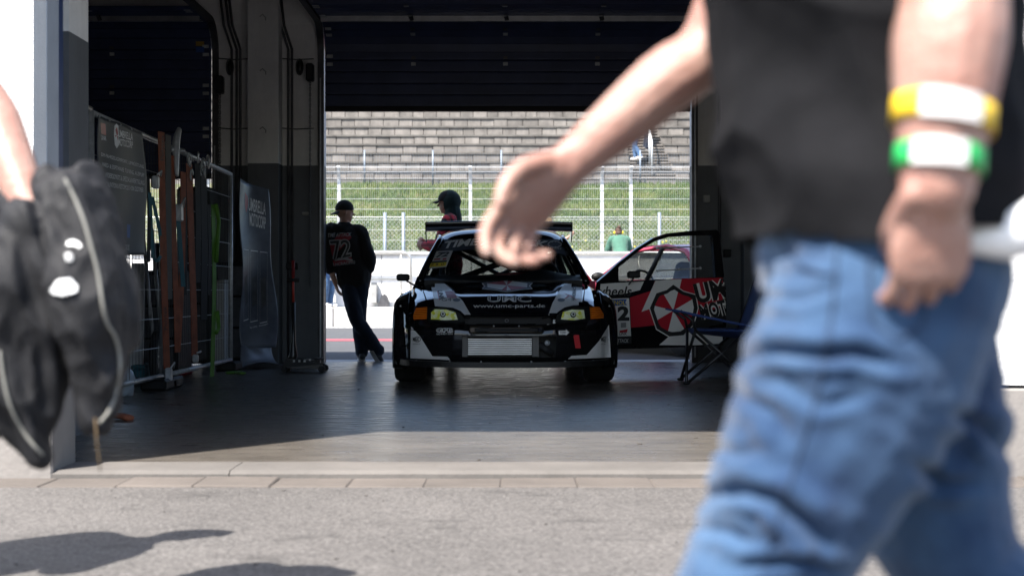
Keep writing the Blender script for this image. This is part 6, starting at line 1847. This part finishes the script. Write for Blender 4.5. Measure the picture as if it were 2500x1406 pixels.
def lw(px, py, Y):                    # photo pixel and distance -> the walker's own frame (he faces image left)
    p = pt(px, py, Y); return V((p.y - Y0w, -(p.x - X0), p.z))
def ridge(n): return 1 - 2 * np.abs(n)
CREASES = [((1832, 880), (1890, 856), (2012, 868), (2090, 861), (2180, 890), .020, 15), ((1710, 1213), (1813, 1196), (1890, 1215), (1961, 1273), (2012, 1331), .020, 16), ((1800, 1386), (1845, 1376), (1961, 1370), (2030, 1390), .014, 12),
           ((1850, 640), (1930, 620), (2040, 640), .006, 10), ((1830, 720), (1950, 735), (2060, 700), .006, 10), ((1790, 960), (1880, 1000), (1930, 1070), .008, 14), ((2330, 1010), (2400, 1040), (2470, 1120), .014, 14),
           ((1900, 930), (2010, 990), (2120, 960), .006, 14), ((1720, 1080), (1800, 1110), (1860, 1100), .007, 12), ((2230, 1130), (2300, 1180), (2380, 1180), .012, 14), ((1700, 1290), (1780, 1300), (1850, 1330), .009, 12)]
def jean_folds(co, no):
    x, y, z = co[:, 0], co[:, 1], co[:, 2]
    px = 1250 + x * F / y; py = H0 - (z - CZ) * F / y
    t = co.copy(); t[:, 2] = z + .5 * x
    d = .003 * (ridge(vnoise(t, (5, 5, 16), 2.3)) - .3) + .0016 * (ridge(vnoise(t, (12, 12, 34), 6.1)) - .3) + .001 * vnoise(co, (30, 30, 46), 4.0)
    near = no[:, 1] < .35
    for c in CREASES:
        pts, dep, wid = c[:-2], c[-2], c[-1]
        best = np.full(len(x), 1e9); below = np.zeros(len(x)); tt = np.zeros(len(x)); n = len(pts) - 1
        for i in range(n):
            ax, ay = pts[i]; bx_, by = pts[i + 1]; ex, ey = bx_ - ax, by - ay; L2 = ex * ex + ey * ey
            u = np.clip(((px - ax) * ex + (py - ay) * ey) / L2, 0, 1); qx, qy = ax + u * ex, ay + u * ey
            dist = np.hypot(px - qx, py - qy); m = dist < best
            best = np.where(m, dist, best); below = np.where(m, py - qy, below); tt = np.where(m, (i + u) / n, tt)
        fade = np.sin(np.pi * np.clip(tt, .02, .98)) ** .5
        prof = -np.exp(-(best / wid) ** 2) + .75 * np.exp(-((below - wid * 2.0) / (wid * 1.5)) ** 2) * (best < wid * 5) + .45 * np.exp(-((below + wid * 2.2) / (wid * 1.6)) ** 2) * (best < wid * 5)
        d = d + np.where(near, dep * fade * prof, 0)
    return d
def tee_folds(co, no):
    t = co.copy(); t[:, 2] = co[:, 2] * .8 + co[:, 0] * .5
    return .018 * (ridge(vnoise(t, (4, 4, 8), 1.2)) - .4) + .004 * ridge(vnoise(t, (7, 7, 14), 3.0)) + .002 * vnoise(co, (26, 26, 26), 3.0)
wk = person('man striding past in faded blue jeans and dark grey shirt with paper wristbands', (X0, Y0w, -.03), R(90), 1.80,
            over=dict(pelvis=(0, .0, .905), waist=(0, .02, 1.05), chest=(0, .02, 1.26), neck=(0, .04, 1.46), head=(0, .10, 1.63),
                      SL=(-.205, .0, 1.40), EL=lw(2330, -110, 1.37), WL=lw(2288, 380, 1.345), SR=(.2, .04, 1.40), ER=lw(1740, 45, 1.80), WR=lw(1385, 350, 1.80),
                      HL=(-.09, .0, .795), KL=lw(1822, 1400, 1.5), AL=(-.10, .42, .10), HR=(.09, -.02, .795), KR=lw(2345, 1330, 1.7), AR=(.10, -.52, .22)),
            face=(0, 1, 0), skin='skin', top='tee_grey', bottom='denim', sleeve='short', hair='short', voxel=.0035, loose=.024, build=1.2, armk={'L': 1.28, 'R': 1.0}, curls={'L': (1.0, 1.1, 1.15, 1.2), 'R': (.45, .7, .8, .85)}, palms={'R': (.35, -.72, -.55), 'L': (-.1, .97, .2)}, legk=-.006, handk={'L': .93, 'R': 1.02}, hdirs={'R': (-.72, -.08, -.69), 'L': (-.03, .24, -.97)}, thumbs={'R': (-.6, -.2, .3)}, hemcut=True, fr=.9,
            feet=((0, .75, -.65), (0, 1, .12)), foldt=tee_folds, foldb=jean_folds)
# seams of the jeans
jbv = bvh_of(wk['bottom'])
def on_jeans(px, py):
    d = V(((px - 1250) / F, 1, (H0 - py) / F)).normalized(); l, n_, _, _ = jbv.ray_cast(CAMP, d)
    return None if l is None else l - d * .0005
def dense(P):
    out = []
    for (a, b), (c, d) in zip(P[:-1], P[1:]):
        n = max(1, int(math.hypot(c - a, d - b) / 14)); out += [(a + (c - a) * i / n, b + (d - b) * i / n) for i in range(n)]
    return out + [P[-1]]
M('seam_blue', (.008, .024, .058), .9); M('stitch', (.045, .04, .035), .8)
for off, mt, r in ((0, 'seam_blue', .0014),):
    q = [p for p in (on_jeans(x + off, y) for x, y in dense(((2046, 575), (2042, 640), (2036, 720), (2026, 800), (2008, 900), (1985, 1000), (1950, 1110), (1912, 1230), (1880, 1330), (1862, 1400)))) if p]
    if len(q) > 3: MB().limb([(p, r) for p in q], n=6, sub=1).build('seam', MATS[mt], wk['bottom'], smooth=True)
for px_s in ([(1900, 572), (1925, 620), (1965, 655), (2010, 668), (2042, 668)], [(2120, 640), (2260, 650), (2255, 790), (2190, 830), (2130, 785), (2120, 640)]):
    q = [p for p in (on_jeans(*p) for p in dense(px_s)) if p]
    if len(q) > 2: MB().limb([(p, .0015) for p in q], n=6, sub=1).build('pocket_seam', MATS['seam_blue'], wk['bottom'], smooth=True)
# paper wristbands on the hanging arm
E_, W_ = wk['W']['EL'], wk['W']['WL']
axd = (W_ - E_).normalized(); ua = V((1, 0, 0)); ua = (ua - axd * ua.dot(axd)).normalized(); va = axd.cross(ua)
def wband(pxy, half, mat, mat2, r, lab_span, parent, tilt=0.0):
    z = wz(pxy, 1.345); t = (z - E_.z) / (W_.z - E_.z); c = E_.lerp(W_, t)
    def ring_pt(a, h, rr): return c + axd * (h + tilt * math.cos(a)) + ua * math.cos(a) * rr * 1.03 + va * math.sin(a) * rr
    m = MB(); n = 40
    m.grid(lambda u, v: ring_pt(2 * math.pi * u, -half + 2 * half * v, r), n, 2)
    o = m.build('wristband', MATS[mat], parent, smooth=True); o.modifiers.new('t', 'SOLIDIFY').thickness = .0012
    a0, a1 = lab_span
    m = MB(); m.grid(lambda u, v: ring_pt(a0 + (a1 - a0) * u, (-half + 2 * half * v) * 1.05, r + .0022), 16, 2)
    m.build('label_patch', MATS[mat2], o, smooth=True)
    return o
M('band_label', (.5, .49, .48), .55, var=.1, vs=60); M('band_yellow', (.62, .40, .012), .5, var=.05); M('band_green', (.01, .33, .07), .5, var=.05)
tc_ = (CAMP - W_).normalized(); front = math.atan2(tc_.dot(va), tc_.dot(ua))
rt_ = .0428
o = wband(283, .0125, 'band_yellow', 'band_label', rt_ + .0042, (front - .75, front + .42), wk['root'], .003)
wband(392, .0115, 'band_green', 'band_label', rt_ - .002, (front - .6, front + .6), wk['root'])
# white bottle gripped in that hand
pa, pb_ = pt(2300, 590, 1.40), pt(2560, 545, 1.40)
bt = empty('bottle', pa, label='white plastic bottle with a red band in the striding man\'s fist', cat='bottle')
axb = (pb_ - pa).normalized()
MB().tube([pa + axb * t for t in (-.02, 0, .02, .045, .06, .14, .15)], [.008, .012, .015, .024, .029, .029, .024], 20).build('bottle_body', M('bottle_white', (.72, .72, .72), .35), bt, smooth=True)
MB().tube([pa + axb * .098, pa + axb * .112], .0296, 20, caps=False).build('bottle_band', MATS['red_paint'], bt, smooth=True)

# ------------------------------------------------------------------ the person carrying a jacket at the left edge
X1_, Y1_ = -1.32, 3.12
def lj(px, py, Y):
    p = pt(px, py, Y); return V((-(p.y - Y1_), p.x - X1_, p.z))
jm = person('person with bare forearm carrying a black jacket past the white pillar', (X1_, Y1_, -.03), R(-90), 1.84,
            over=dict(ER=lj(-30, 215, 2.86), WR=lj(98, 530, 2.72)), face=(0, 1, 0), capdir=(0, 1, -.05), skin='skin', top='cloth_navy', bottom='cloth_black', sleeve='short', voxel=.007, armk=1.12, loose=.02)
jk_ = empty('carried_jacket', pt(140, 1150, 2.58), label='black zip jacket with pale zip draped over the carrying arm', cat='jacket')
YJ = 2.68
mb = MB()
def jl(*pts): mb.limb([(pt(px, py, YJ + dy), a, b) for px, py, dy, a, b in pts], side=(1, 0, 0), n=18, sub=5)
jl((75, 560, -.01, .055, .05), (60, 640, 0, .085, .075), (45, 760, 0, .085, .06), (62, 950, 0, .065, .045), (88, 1120, 0, .018, .02))
jl((150, 480, .0, .045, .045), (172, 580, 0, .06, .06), (205, 740, -.02, .055, .05), (232, 900, 0, .046, .04), (232, 1025, 0, .02, .022))
jl((215, 480, .05, .03, .045), (250, 560, .05, .03, .05), (285, 720, .04, .03, .045), (292, 830, .04, .022, .03))
jl((-60, 590, .05, .07, .05), (-60, 700, .02, .08, .06), (-40, 900, .02, .06, .05), (10, 1010, .02, .04, .03))
jl((-20, 600, .12, .05, .04), (125, 478, .09, .05, .045), (200, 470, .07, .04, .045))
def jfold(co, no):
    x, z = co[:, 0], co[:, 2]
    t = co.copy(); t[:, 0] = x + .25 * z
    f = ridge(vnoise(t, (16, 9, 3.2), 1.4)); g = ridge(vnoise(t, (30, 16, 9), 5.2))
    h_ = ridge(vnoise(co, (22, 14, 14), 8.8))
    return .019 * (f - .35) + .010 * (g - .3) + .006 * (h_ - .3)
jo = fuse(mb, 'shell', M('jacket_black', (.0062, .0062, .0078), .7, var=.25, vs=9, bump=.3, bs=220, spec=.35), jk_, .006, 4, jfold)
jb = bvh_of(jo)
def surf(px, py, off=.003):
    d = V(((px - 1250) / F, 1, (H0 - py) / F)).normalized(); l, n_, _, _ = jb.ray_cast(CAMP, d)
    return None if l is None else l - d * off
M('zip_pale', (.17, .165, .145), .5)
for pts in ([(160, 440), (185, 490), (205, 540), (222, 600), (240, 670), (250, 740), (262, 790), (280, 820), (291, 860), (293, 900), (285, 950), (268, 1000), (245, 1030)], [(0, 860), (8, 920), (25, 990), (55, 1050), (85, 1090), (103, 1108)]):
    q = [p for p in (surf(*p) for p in pts) if p]
    if len(q) > 2: MB().limb([(p, .0033) for p in q], n=8, sub=3).build('zip', MATS['zip_pale'], jk_, smooth=True)
JD = lambda nm, sh, mt, off=.004: decal(nm, sh, jb, MATS[mt], jk_, off, 8)
JD('logo_patch', [poly((163, 600), (170, 591), (182, 588), (194, 594), (200, 604), (192, 608), (184, 600), (172, 602))], 'white_paint')
JD('logo_patch', [poly((160, 622), (170, 618), (179, 624), (176, 638), (164, 638))], 'dim_white')
JD('care_tag', [poly((126, 706), (146, 684), (170, 682), (188, 700), (186, 714), (158, 720), (132, 716))], 'white_paint', .006)
cz0 = surf(232, 1020)
if cz0: MB().tube([cz0, cz0 + V((.004, 0, -.05)), cz0 + V((.008, 0, -.08)), cz0 + V((.01, 0, -.1))], .0016, 6).build('drawcord', M('cord_tan', (.08, .05, .02), .8), jk_, smooth=True)

# ------------------------------------------------------------------ the next person in line, only their shadow falls into the picture
person('capped person standing beside the jacket carrier, shadow thrown on the asphalt', (-1.86, 3.70, -.03), R(-62), 1.80, over=dict(chest=(0, .05, 1.29), neck=(0, .08, 1.48), head=(0, .15, 1.64), ER=(.26, .02, 1.12), WR=(.2, .16, .93)), face=(0, 1, -.1), capdir=(0, 1, -.1), top='cloth_grey', bottom='jeans_far', voxel=.012)
